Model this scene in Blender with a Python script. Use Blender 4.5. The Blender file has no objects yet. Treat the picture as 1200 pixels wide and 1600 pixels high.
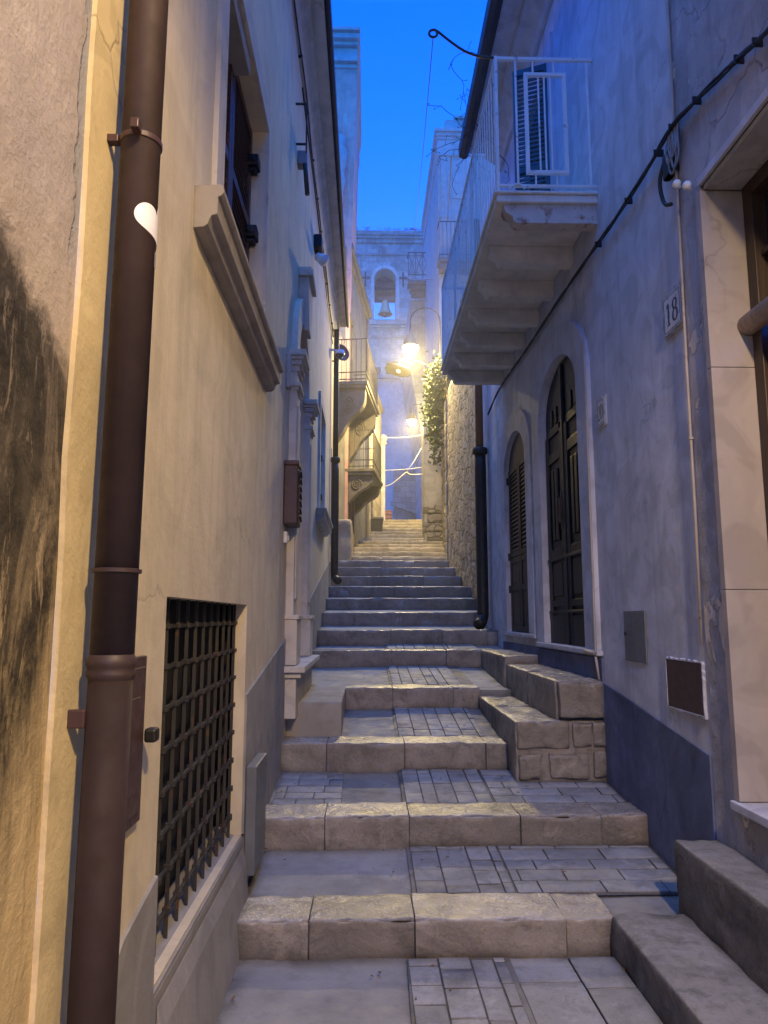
import bpy, bmesh, math, random
from mathutils import Vector, Matrix, noise
R = math.radians
random.seed(7)
SC = bpy.context.scene
COL = SC.collection
XL, XR = -0.66, 1.77            # faces of the two long house walls
EYE = 1.6
HAZE = .0078

# ------------------------------------------------------------------ mesh builder
def fW(a, b, c): return (a, b, c)
def fL(s, d, z): return (XL + d, s, z)          # left wall: s along alley, d out of the wall
def fR(s, d, z): return (XR - d, s, z)          # right wall
def fN(Y): return lambda s, d, z: (s, Y - d, z) # facade that faces down the alley
_k = math.hypot(.12, 1)
def f2(s, d, z):                                # the upper left houses, s given as world Y at d=0
    return (-.78 + .12 * (s - 16.5) + d / _k, s - .12 * d / _k, z)
def f3(s, d, z):                                # the garden wall on the right, turning away
    k = math.hypot(.078, 1)
    return (1.87 + .078 * (s - 16.5) - d / k, s + .078 * d / k, z)

class MB:
    def __init__(s, F=fW): s.v = []; s.f = []; s.F = F
    def P(s, p): s.v.append(s.F(*p)); return len(s.v) - 1
    def poly(s, pts): s.f.append([s.P(p) for p in pts]); return s
    def box(s, a0, a1, b0, b1, c0, c1):
        i = [s.P((a, b, c)) for a in (a0, a1) for b in (b0, b1) for c in (c0, c1)]
        for q in ((0,1,3,2),(4,6,7,5),(0,4,5,1),(2,3,7,6),(0,2,6,4),(1,5,7,3)): s.f.append([i[k] for k in q])
        return s
    def prism(s, prof, ax, h0, h1):
        def mk(p, h):
            q = list(p); q.insert(ax, h); return s.P(q)
        a = [mk(p, h0) for p in prof]; b = [mk(p, h1) for p in prof]; n = len(prof)
        s.f.append(a[::-1]); s.f.append(b)
        for i in range(n): s.f.append([a[i], a[(i+1)%n], b[(i+1)%n], b[i]])
        return s
    def tube(s, pts, r, n=8, caps=True):
        pts = [Vector(s.F(*p)) for p in pts]; F = s.F; rings = []
        up = None
        for i, p in enumerate(pts):
            t = (pts[min(i+1, len(pts)-1)] - pts[max(i-1, 0)])
            t = t.normalized() if t.length > 1e-9 else Vector((0,0,1))
            if up is None: up = t.orthogonal().normalized()
            up = (up - t * up.dot(t)); up = up.normalized() if up.length > 1e-6 else t.orthogonal().normalized()
            w = t.cross(up); rr = r[i] if isinstance(r, (list, tuple)) else r
            ring = []
            for k in range(n):
                a = 2*math.pi*k/n
                s.v.append(tuple(p + up*math.cos(a)*rr + w*math.sin(a)*rr)); ring.append(len(s.v)-1)
            rings.append(ring)
        for A, B in zip(rings, rings[1:]):
            for k in range(n): s.f.append([A[k], A[(k+1)%n], B[(k+1)%n], B[k]])
        if caps: s.f.append(rings[0][::-1]); s.f.append(rings[-1])
        return s
    def bar(s, p, q, w, h=None): # square bar
        return s.tube([p, q], (h or w) * .707, 4)
    def lathe(s, prof, c, n=24, axis=Vector((0,0,1))):
        c = Vector(c); ax = Vector(axis).normalized(); u = ax.orthogonal().normalized(); w = ax.cross(u); rings = []
        for r, h in prof:
            rings.append([])
            for k in range(n):
                a = 2*math.pi*k/n
                s.v.append(tuple(c + ax*h + (u*math.cos(a) + w*math.sin(a))*max(r, 1e-4))); rings[-1].append(len(s.v)-1)
        for A, B in zip(rings, rings[1:]):
            for k in range(n): s.f.append([A[k], A[(k+1)%n], B[(k+1)%n], B[k]])
        return s
    def rough(s, a0, a1, b0, b1, c0, c1, seed=0, cell=.05, r=.02, amp=.006, bottom=False, rx=None):
        """a worn stone block: gridded box with rounded, noisy edges"""
        d = (a1-a0, b1-b0, c1-c0); n = [max(2, min(26, int(round(x/cell)))) for x in d]
        r = min(r, min(d)*.45); rr = Vector((min(rx, r) if rx is not None else r, r, r)); rr.x = max(rr.x, 1e-5); o = Vector((seed*13.7, seed*7.3, seed*3.1)); idx = {}
        lo = (a0, b0, c0); AX = []
        for q_ in range(3):
            m_ = n[q_]; L_ = d[q_]; e_ = min(r, L_*.3)
            AX.append([lo[q_], lo[q_]+e_*.35] + [lo[q_]+e_+(L_-2*e_)*t_/m_ for t_ in range(m_+1)] + [lo[q_]+L_-e_*.35, lo[q_]+L_])
        n = [len(x)-1 for x in AX]
        def vert(i, j, k):
            key = (i, j, k)
            if key in idx: return idx[key]
            p = Vector((AX[0][i], AX[1][j], AX[2][k]))
            q = Vector((min(max(p.x, a0+rr.x), a1-rr.x), min(max(p.y, b0+r), b1-r), min(max(p.z, c0+r), c1-r)))
            dv = p - q; dv = Vector((0 if rx == 0 else dv.x/rr.x, dv.y/r, dv.z/r)); q = Vector((p.x, q.y, q.z)) if rx == 0 else q
            if dv.length < 1e-6 and rx == 0: p += Vector((0, noise.noise(p*9+o), noise.noise(p*9-o)))*amp*.4
            if dv.length > 1e-6:
                nn = dv.normalized()
                m = max(abs(dv.x), abs(dv.y), abs(dv.z))
                g_ = nn * m; p = q + Vector((g_.x*rr.x, g_.y*rr.y, g_.z*rr.z))
                p += nn * (noise.noise(p*6+o)*amp + noise.noise(p*23+o)*amp*.45)
                if abs(dv.y) > .2 and abs(dv.z) > .2: p -= nn * max(0, noise.noise(p*11-o)-.10)*amp*4.0
            idx[key] = s.P(p); return idx[key]
        for ax in range(3):
            e, g = [(1,2),(0,2),(0,1)][ax]
            for side in (0, n[ax]):
                if ax == 2 and side == 0 and not bottom: continue
                for i in range(n[e]):
                    for j in range(n[g]):
                        q = []
                        for (x, y) in ((i,j),(i+1,j),(i+1,j+1),(i,j+1)):
                            t = [0,0,0]; t[ax] = side; t[e] = x; t[g] = y; q.append(vert(*t))
                        s.f.append(q)
        return s
    def build(s, name, mat, parent=None, bevel=0, smooth=False, segs=2):
        me = bpy.data.meshes.new(name); me.from_pydata(s.v, [], s.f)
        bm = bmesh.new(); bm.from_mesh(me); bmesh.ops.recalc_face_normals(bm, faces=bm.faces[:]); bm.to_mesh(me); bm.free()
        if smooth: me.polygons.foreach_set('use_smooth', [True]*len(me.polygons))
        me.materials.append(mat); me.update()
        o = bpy.data.objects.new(name, me); COL.objects.link(o)
        if parent is not None: adopt(o, parent)
        if bevel:
            m = o.modifiers.new('Bevel', 'BEVEL'); m.width = bevel; m.segments = segs; m.limit_method = 'ANGLE'; m.angle_limit = R(40)
        return o
WLOC = {}
def adopt(o, parent):
    o.parent = parent
    loc = WLOC.get(parent.name)
    if loc is not None: o.matrix_parent_inverse = Matrix.Translation(-Vector(loc))
def thing(name, label, cat, loc=(0,0,0), group=None, kind=None):
    o = bpy.data.objects.new(name, None); COL.objects.link(o); o.location = loc; o.empty_display_size = .2
    WLOC[o.name] = tuple(loc)
    if kind: o['kind'] = kind
    return tag(o, label, cat, group)
def tag(o, label, cat, group=None):
    o['label'] = label; o['category'] = cat
    if group: o['group'] = group
    return o
def struct(o): o['kind'] = 'structure'; return o

def archpts(s0, s1, z0, zs, rise, n=18):
    m = (s0+s1)/2; h = (s1-s0)/2
    return [(s0, z0)] + [(m - h*math.cos(math.pi*i/n), zs + rise*math.sin(math.pi*i/n)) for i in range(n+1)] + [(s1, z0)]
def wall(mb, s0, s1, z0, z1, holes=(), d=0.0, cell=None):
    """sheet with openings; hole = (s0,s1,z0,zs,rise,depth)"""
    S = sorted({s0, s1, *[x for h in holes for x in (h[0], h[1])]})
    Z = sorted({z0, z1, *[x for h in holes for x in (h[2], h[3]+h[4])]})
    for a, b in zip(S, S[1:]):
        for c, e in zip(Z, Z[1:]):
            ms, mz = (a+b)/2, (c+e)/2
            if any(h[0] < ms < h[1] and h[2] < mz < h[3]+h[4] for h in holes): continue
            mb.poly([(a,d,c),(b,d,c),(b,d,e),(a,d,e)])
    for h in holes:
        pts = archpts(h[0], h[1], h[2], h[3], h[4]) if h[4] > 0 else [(h[0],h[2]),(h[0],h[3]),(h[1],h[3]),(h[1],h[2])]
        if h[4] > 0:
            zt = h[3]+h[4]; arc = pts[1:-1]; n = len(arc)
            for i in range(n-1):
                a, b = arc[i], arc[i+1]
                mb.poly([(a[0],d,a[1]),(b[0],d,b[1]),(b[0],d,zt),(a[0],d,zt)])
        for a, b in zip(pts, pts[1:]+pts[:1]):
            mb.poly([(a[0],d,a[1]),(b[0],d,b[1]),(b[0],d-h[5],b[1]),(a[0],d-h[5],a[1])])
    return mb
def band(mb, inner, outer, d0, d1):
    """raised band between two outlines with the same number of points"""
    n = len(inner)
    for i in range(n-1):
        a, b, c, e = inner[i], inner[i+1], outer[i+1], outer[i]
        mb.poly([(a[0],d1,a[1]),(b[0],d1,b[1]),(c[0],d1,c[1]),(e[0],d1,e[1])])
        mb.poly([(e[0],d1,e[1]),(c[0],d1,c[1]),(c[0],d0,c[1]),(e[0],d0,e[1])])
        mb.poly([(a[0],d0,a[1]),(b[0],d0,b[1]),(b[0],d1,b[1]),(a[0],d1,a[1])])
    for i in (0, n-1):
        a, e = inner[i], outer[i]
        mb.poly([(a[0],d0,a[1]),(a[0],d1,a[1]),(e[0],d1,e[1]),(e[0],d0,e[1])])
    return mb
def spline(pts, n=8):
    out = []; P = [Vector(p) for p in pts]; P = [P[0]*2-P[1]] + P + [P[-1]*2-P[-2]]
    for i in range(1, len(P)-2):
        for k in range(n):
            t = k/n; a, b, c, e = P[i-1], P[i], P[i+1], P[i+2]
            out.append(.5*((2*b)+(-a+c)*t+(2*a-5*b+4*c-e)*t*t+(-a+3*b-3*c+e)*t**3))
    out.append(P[-2]); return [tuple(v) for v in out]
def sag(p, q, drop, n=14):
    p, q = Vector(p), Vector(q)
    return [tuple(p.lerp(q, i/n) - Vector((0,0,drop*4*(i/n)*(1-i/n)))) for i in range(n+1)]

# ------------------------------------------------------------------ materials
class NT:
    def __init__(s, name):
        s.m = bpy.data.materials.new(name); s.m.use_nodes = True; s.t = s.m.node_tree
        s.b = s.t.nodes['Principled BSDF']; s.pos = s.n('ShaderNodeNewGeometry').outputs['Position']
    def n(s, typ, **kw):
        o = s.t.nodes.new(typ)
        for k, v in kw.items(): setattr(o, k, v)
        return o
    def set(s, sock, v):
        if hasattr(v, 'node'): s.t.links.new(v, sock)
        elif isinstance(v, (tuple, list)) and len(v) == 3 and sock.type == 'RGBA': sock.default_value = (*v, 1)
        else: sock.default_value = v
    def vec(s, scale=(1,1,1), off=(0,0,0), src=None):
        m = s.n('ShaderNodeMapping'); s.set(m.inputs[0], src or s.pos); m.inputs['Scale'].default_value = scale; m.inputs['Location'].default_value = off
        return m.outputs[0]
    def noise(s, scale, detail=6, rough=.6, vec=None, dist=0.0):
        o = s.n('ShaderNodeTexNoise'); s.set(o.inputs['Vector'], vec or s.pos); o.inputs['Scale'].default_value = scale
        o.inputs['Detail'].default_value = detail; o.inputs['Roughness'].default_value = rough; o.inputs['Distortion'].default_value = dist
        return o.outputs[0]
    def ramp(s, fac, *stops):
        o = s.n('ShaderNodeValToRGB'); s.set(o.inputs[0], fac); e = o.color_ramp.elements
        while len(e) < len(stops): e.new(.5)
        for x, (p, c) in zip(e, stops):
            x.position = p; x.color = (c, c, c, 1) if not isinstance(c, tuple) else (*c, 1)
        return o.outputs[0]
    def mix(s, fac, a, b, mode='MIX'):
        o = s.n('ShaderNodeMix', data_type='RGBA', blend_type=mode); s.set(o.inputs[0], fac); s.set(o.inputs[6], a); s.set(o.inputs[7], b)
        return o.outputs[2]
    def math(s, op, a, b=0.0, c=None, clamp=False):
        o = s.n('ShaderNodeMath', operation=op, use_clamp=clamp); s.set(o.inputs[0], a); s.set(o.inputs[1], b)
        if c is not None: s.set(o.inputs[2], c)
        return o.outputs[0]
    def xyz(s, src=None):
        o = s.n('ShaderNodeSeparateXYZ'); s.set(o.inputs[0], src or s.pos); return o.outputs
    def bump(s, h, strength=.3, dist=.02, prev=None):
        o = s.n('ShaderNodeBump'); s.set(o.inputs['Height'], h); o.inputs['Strength'].default_value = strength; o.inputs['Distance'].default_value = dist
        if prev is not None: s.set(o.inputs['Normal'], prev)
        return o.outputs[0]
    def out(s, col, rough=.85, normal=None, metal=0.0, spec=.4):
        s.set(s.b.inputs['Base Color'], col); s.set(s.b.inputs['Roughness'], rough); s.set(s.b.inputs['Metallic'], metal)
        s.b.inputs['Specular IOR Level'].default_value = spec
        if normal is not None: s.set(s.b.inputs['Normal'], normal)
        return s.m
def mul(c, k): return tuple(x*k for x in c)
def plaster(name, c, dark=.8, light=1.1, streak=.25, bump=.35, rough=.9, scale=1.1, dirt=None, patch=None, crack=.5, mottle=.14):
    t = NT(name)
    n1 = t.noise(scale, 8, .62, dist=.4); n2 = t.noise(5.5, 6, .6); n3 = t.noise(1.3, 5, .65, vec=t.vec((5, 5, .35)))
    col = t.ramp(n1, (.3, mul(c, dark)), (.7, mul(c, light)))
    col = t.mix(1.0, col, t.ramp(t.noise(3.1, 2, .5, dist=1.2), (.40, 1-mottle), (.47, 1.0), (.56, 1.0), (.62, 1+mottle*.6)), 'MULTIPLY')
    col = t.mix(t.ramp(n3, (.5, 0.0), (.78, streak)), col, mul(c, .38))
    col = t.mix(t.ramp(t.noise(1.0, 6, .7, vec=t.vec((14, 14, .5))), (.58, 0.0), (.75, streak*.7)), col, mul(c, .45))
    col = t.mix(t.ramp(n2, (.55, 0.0), (.8, .25)), col, mul(c, .7))
    if dirt:    # dark damp blotches
        col = t.mix(t.ramp(t.noise(.85, 9, .7, dist=.9), (.52, 0.0), (.68, dirt)), col, mul(c, .35))
    if patch:   # patches where another coat shows through
        pc, th, sc = patch
        m = t.ramp(t.noise(sc, 9, .68, dist=.6), (th, 0.0), (th+.015, 1.0)); col = t.mix(m, col, pc)
    w = t.n('ShaderNodeTexNoise'); t.set(w.inputs['Vector'], t.pos); w.inputs['Scale'].default_value = 2.0; w.inputs['Detail'].default_value = 8
    ad = t.n('ShaderNodeVectorMath', operation='MULTIPLY_ADD'); t.set(ad.inputs[0], w.outputs[1]); ad.inputs[1].default_value = (.9,)*3; t.set(ad.inputs[2], t.pos)
    vo = t.n('ShaderNodeTexVoronoi', feature='DISTANCE_TO_EDGE'); t.set(vo.inputs['Vector'], ad.outputs[0]); vo.inputs['Scale'].default_value = .55
    ck = t.math('MULTIPLY', t.ramp(vo.outputs[0], (0.0, 1.0), (.006, 0.0)), t.ramp(t.noise(.7, 4, .6), (.5, 0.0), (.6, crack)))
    col = t.mix(ck, col, mul(c, .25))
    h = t.math('ADD', t.math('MULTIPLY', t.noise(55, 4, .6), .25), t.math('MULTIPLY', t.noise(7, 7, .6), .9))
    h = t.math('SUBTRACT', t.math('ADD', h, t.math('MULTIPLY', t.noise(2.2, 3, .5, dist=.8), .9)), t.math('MULTIPLY', ck, .6))
    if patch: h = t.math('ADD', h, t.math('MULTIPLY', m, .9))
    return t.out(col, rough, t.bump(h, bump, .025))
def stone(name, c, var=.35, rough=.62, bump=.5, grime=.6, fine=70, polish=.6):
    t = NT(name); isl = t.n('ShaderNodeNewGeometry').outputs['Random Per Island']
    n1 = t.noise(2.3, 8, .65); n2 = t.noise(9, 8, .7, dist=.5); n3 = t.noise(fine, 3, .6)
    col = t.ramp(n1, (.28, mul(c, .72)), (.72, mul(c, 1.15)))
    col = t.mix(1.0, col, t.ramp(isl, (0.0, 1-var), (1.0, 1.0)), 'MULTIPLY')
    col = t.mix(t.ramp(n2, (.5, 0.0), (.72, grime)), col, mul((c[0]*.9, c[1]*.93, c[2]*.85), .3))
    n5 = t.noise(1.6, 9, .72, dist=.8); col = t.mix(t.ramp(n5, (.5, 0.0), (.66, grime)), col, mul(c, .22))
    pores = t.ramp(n3, (.3, 1.0), (.42, 0.0)); col = t.mix(t.math('MULTIPLY', pores, .4), col, mul(c, .4))
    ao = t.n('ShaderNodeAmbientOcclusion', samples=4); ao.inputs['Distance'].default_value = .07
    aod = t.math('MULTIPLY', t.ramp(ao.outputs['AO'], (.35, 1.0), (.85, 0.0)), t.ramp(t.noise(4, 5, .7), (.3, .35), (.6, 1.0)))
    lich = t.ramp(t.noise(5.2, 9, .75, dist=.6), (.56, 0.0), (.64, .75)); col = t.mix(t.math('MULTIPLY', lich, grime), col, mul(c, .28))
    pal = t.ramp(t.noise(3.3, 8, .72, dist=.4, vec=t.vec((1, 1, 1), (7, 3, 1))), (.56, 0.0), (.66, .5)); col = t.mix(pal, col, mul(c, 1.35))
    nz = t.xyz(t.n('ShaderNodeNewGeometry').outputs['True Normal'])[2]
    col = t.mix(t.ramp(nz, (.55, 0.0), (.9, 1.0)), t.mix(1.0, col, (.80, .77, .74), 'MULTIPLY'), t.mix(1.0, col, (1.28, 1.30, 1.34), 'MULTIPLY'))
    h = t.math('ADD', t.math('MULTIPLY', n2, .7), t.math('MULTIPLY', n3, .3))
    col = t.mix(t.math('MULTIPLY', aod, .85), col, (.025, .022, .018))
    rr = t.ramp(n2, (.3, rough-.14), (.7, min(1, rough+.2)))
    rr = t.mix(t.ramp(nz, (.3, 0.0), (.8, polish)), rr, (.2, .2, .2))
    return t.out(col, rr, t.bump(h, bump, .02), spec=.6)
def masonry(name, c, ax, w=.42, h=.26, mort=.018, mc=.55, warp=.05, bump=.8, var=.5, grime=.45):
    t = NT(name); x = t.xyz(); co = t.n('ShaderNodeCombineXYZ'); t.set(co.inputs[0], x['XY'.index(ax)]); t.set(co.inputs[1], x[2])
    wn = t.n('ShaderNodeTexNoise'); t.set(wn.inputs['Vector'], t.pos); wn.inputs['Scale'].default_value = 2.2; wn.inputs['Detail'].default_value = 5
    sub = t.n('ShaderNodeVectorMath', operation='MULTIPLY_ADD'); t.set(sub.inputs[0], wn.outputs[1]); sub.inputs[1].default_value = (warp*2,)*3; t.set(sub.inputs[2], co.outputs[0])
    b = t.n('ShaderNodeTexBrick'); t.set(b.inputs['Vector'], sub.outputs[0]); b.inputs['Scale'].default_value = 1
    b.inputs['Brick Width'].default_value = w; b.inputs['Row Height'].default_value = h; b.inputs['Mortar Size'].default_value = mort; b.inputs['Mortar Smooth'].default_value = .4
    b.inputs['Color1'].default_value = (*mul(c, 1-var), 1); b.inputs['Color2'].default_value = (*mul(c, 1.1), 1); b.inputs['Mortar'].default_value = (*mul(c, mc), 1)
    n1 = t.noise(3, 8, .7); n2 = t.noise(18, 6, .7)
    col = t.mix(t.ramp(n1, (.45, 0.0), (.75, grime)), b.outputs[0], mul(c, .3))
    col = t.mix(t.ramp(t.noise(1.1, 5, .6, vec=t.vec((4, 4, .4))), (.5, 0.0), (.8, .5)), col, mul(c, .25))
    hh = t.math('ADD', t.math('MULTIPLY', b.outputs[1], -1.0), t.math('MULTIPLY', t.math('ADD', n1, n2), .8))
    return t.out(col, .9, t.bump(hh, bump, .04))
def rubble(name, c, scale=4.0, flat=.45, bump=1.0):
    t = NT(name); v = t.vec((1, 1, 1.8)); w = t.n('ShaderNodeTexNoise'); t.set(w.inputs['Vector'], t.pos); w.inputs['Scale'].default_value = 3; w.inputs['Detail'].default_value = 5
    ad = t.n('ShaderNodeVectorMath', operation='MULTIPLY_ADD'); t.set(ad.inputs[0], w.outputs[1]); ad.inputs[1].default_value = (.5,)*3; t.set(ad.inputs[2], v)
    vo = t.n('ShaderNodeTexVoronoi', feature='DISTANCE_TO_EDGE'); t.set(vo.inputs['Vector'], ad.outputs[0]); vo.inputs['Scale'].default_value = scale
    vc = t.n('ShaderNodeTexVoronoi'); t.set(vc.inputs['Vector'], ad.outputs[0]); vc.inputs['Scale'].default_value = scale
    e = t.ramp(t.math('ADD', vo.outputs[0], t.math('MULTIPLY', t.math('SUBTRACT', t.noise(9, 6, .7), .5), .12)), (0.0, 0.0), (.12, 1.0)); g = t.n('ShaderNodeSeparateXYZ'); t.set(g.inputs[0], vc.outputs[1])
    n1 = t.noise(4, 8, .7); n2 = t.noise(22, 6, .7)
    col = t.ramp(g.outputs[0], (0.0, mul(c, .6)), (1.0, mul(c, 1.15)))
    col = t.mix(e, mul(c, .5), col); col = t.mix(t.ramp(n1, (.45, 0.0), (.72, flat)), col, mul(c, .35))
    h = t.math('ADD', t.math('MULTIPLY', e, .7), t.math('ADD', t.math('MULTIPLY', n1, .8), t.math('MULTIPLY', n2, .5)))
    return t.out(col, .92, t.bump(h, bump, .05))
def painted(name, c, rough=.5, var=.2, rust=0.0, metal=0.0, spec=.4, bump=.08, rustc=(.16,.06,.025)):
    t = NT(name); n1 = t.noise(4, 7, .65); n2 = t.noise(25, 5, .6); n4 = t.noise(3, 5, .6, vec=t.vec((6,6,.6)))
    col = t.ramp(n1, (.3, mul(c, 1-var)), (.7, mul(c, 1+var*.5))); col = t.mix(t.ramp(n4, (.5, 0.0), (.8, var)), col, mul(c, .45))
    if rust: col = t.mix(t.ramp(t.noise(9, 8, .75), (.62-rust*.2, 0.0), (.72-rust*.15, .9)), col, rustc)
    return t.out(col, t.ramp(n2, (.3, max(.05, rough-.1)), (.7, min(1, rough+.15))), t.bump(n2, bump, .01), metal, spec)
def wood(name, c, rough=.5):
    t = NT(name); n = t.noise(3.0, 7, .65, vec=t.vec((14, 14, .9)), dist=.6); n2 = t.noise(2, 5, .6)
    col = t.ramp(n, (.3, mul(c, .6)), (.7, mul(c, 1.25))); col = t.mix(t.ramp(n2, (.5, 0.0), (.8, .5)), col, mul(c, .5))
    return t.out(col, rough, t.bump(n, .25, .01))
def flat(name, c, rough=.7, metal=0.0, spec=.4):
    t = NT(name); n = t.noise(14, 5, .6)
    return t.out(t.ramp(n, (.25, mul(c, .85)), (.75, mul(c, 1.08))), rough, None, metal, spec)
def emit(name, c, k):
    t = NT(name); t.b.inputs['Base Color'].default_value = (*c, 1); t.b.inputs['Emission Color'].default_value = (*c, 1); t.b.inputs['Emission Strength'].default_value = k
    return t.m
def old_plaster():
    """bare weathered render beside the pipe: black mould low down, grey cement strip at the seam, flaked chips"""
    t = NT('old_plaster'); x = t.xyz(); y, z = x[1], x[2]
    w = t.noise(1.6, 8, .68, dist=.5); w2 = t.noise(7, 8, .7, dist=.3); st = t.noise(2.4, 8, .7, vec=t.vec((5, 5, .75)), dist=.7)
    hgt = t.math('MULTIPLY', t.math('SUBTRACT', z, 1.5), 1.0, clamp=True)
    tint = t.mix(hgt, (.62, .47, .24), (.46, .405, .39))  # light put into the plaster colour: warm low down, cooler sky tone higher
    base = t.mix(1.0, tint, t.ramp(w, (.3, .78), (.7, 1.08)), 'MULTIPLY')
    base = t.mix(t.ramp(w2, (.48, 0.0), (.7, .5)), base, t.mix(1.0, tint, (1.18, 1.18, 1.15), 'MULTIPLY'))
    up = t.math('ADD', t.math('MULTIPLY', t.math('SUBTRACT', 1.62, y), .45), 2.17)
    zz = t.math('ADD', z, t.math('MULTIPLY', t.math('SUBTRACT', w2, .5), .30))
    lo = t.math('ADD', t.math('MULTIPLY', t.math('SUBTRACT', y, 1.44), 1.1), t.math('ADD', 1.02, t.math('MULTIPLY', t.math('SUBTRACT', st, .5), -1.5)))
    m1 = t.math('MULTIPLY', t.math('MULTIPLY', t.math('SUBTRACT', up, zz), 14.0, clamp=True), t.math('MULTIPLY', t.math('SUBTRACT', zz, lo), 1.9, clamp=True))
    fleck = t.ramp(t.noise(5.0, 6, .7, vec=t.vec((3.2, 3.2, .9)), dist=.5), (.58, 1.0), (.68, .35))
    m = t.math('MULTIPLY', m1, fleck)
    m = t.math('MULTIPLY', m, t.ramp(t.noise(2.1, 8, .75, vec=t.vec((2.2, 2.2, .8), (3, 1, 8)), dist=1.0), (.50, 1.0), (.70, .45)))
    m = t.math('MULTIPLY', m, t.ramp(w2, (.25, .82), (.6, 1.0)))
    col = t.mix(t.math('MULTIPLY', m, .99), base, (.016, .013, .009))
    seam = t.math('SUBTRACT', y, t.math('ADD', 1.555, t.math('MULTIPLY', t.math('SUBTRACT', t.noise(4.5, 7, .6), .5), .16)))
    sm = t.ramp(seam, (.49, 0.0), (.5, 1.0)); sm = t.ramp(t.math('MULTIPLY', seam, 200.0, clamp=True), (0.0, 0.0), (1.0, 1.0))
    hi = t.math('MULTIPLY', t.math('SUBTRACT', z, 2.35), 6.0, clamp=True)
    sm = t.math('MULTIPLY', sm, hi)
    col = t.mix(sm, col, (.33, .33, .35))
    h = t.math('ADD', t.math('MULTIPLY', w2, .8), t.math('ADD', t.math('MULTIPLY', t.noise(14, 7, .65), .5), t.math('MULTIPLY', t.noise(60, 4, .6), .25)))
    h = t.math('SUBTRACT', h, t.math('MULTIPLY', sm, .7))
    return t.out(col, .93, t.bump(h, .45, .025))
def paving(name, c, joint):
    t = NT(name); n1 = t.noise(1.3, 7, .65); n2 = t.noise(8, 8, .7); n3 = t.noise(60, 3, .6)
    col = t.ramp(n1, (.3, mul(c, .7)), (.7, mul(c, 1.2))); col = t.mix(t.ramp(n2, (.5, 0.0), (.75, .5)), col, mul(c, .5))
    col = t.mix(t.ramp(t.noise(.9, 4, .6), (.5, 0.0), (.65, joint)), col, mul(c, .25))
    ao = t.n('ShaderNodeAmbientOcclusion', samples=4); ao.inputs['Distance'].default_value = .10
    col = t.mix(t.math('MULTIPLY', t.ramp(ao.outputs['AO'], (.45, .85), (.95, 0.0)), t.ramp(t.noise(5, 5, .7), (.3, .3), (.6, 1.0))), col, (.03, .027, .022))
    return t.out(col, t.ramp(n2, (.3, .5), (.7, .85)), t.bump(t.math('ADD', n2, t.math('MULTIPLY', n3, .5)), .35, .015), spec=.45)

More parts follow.
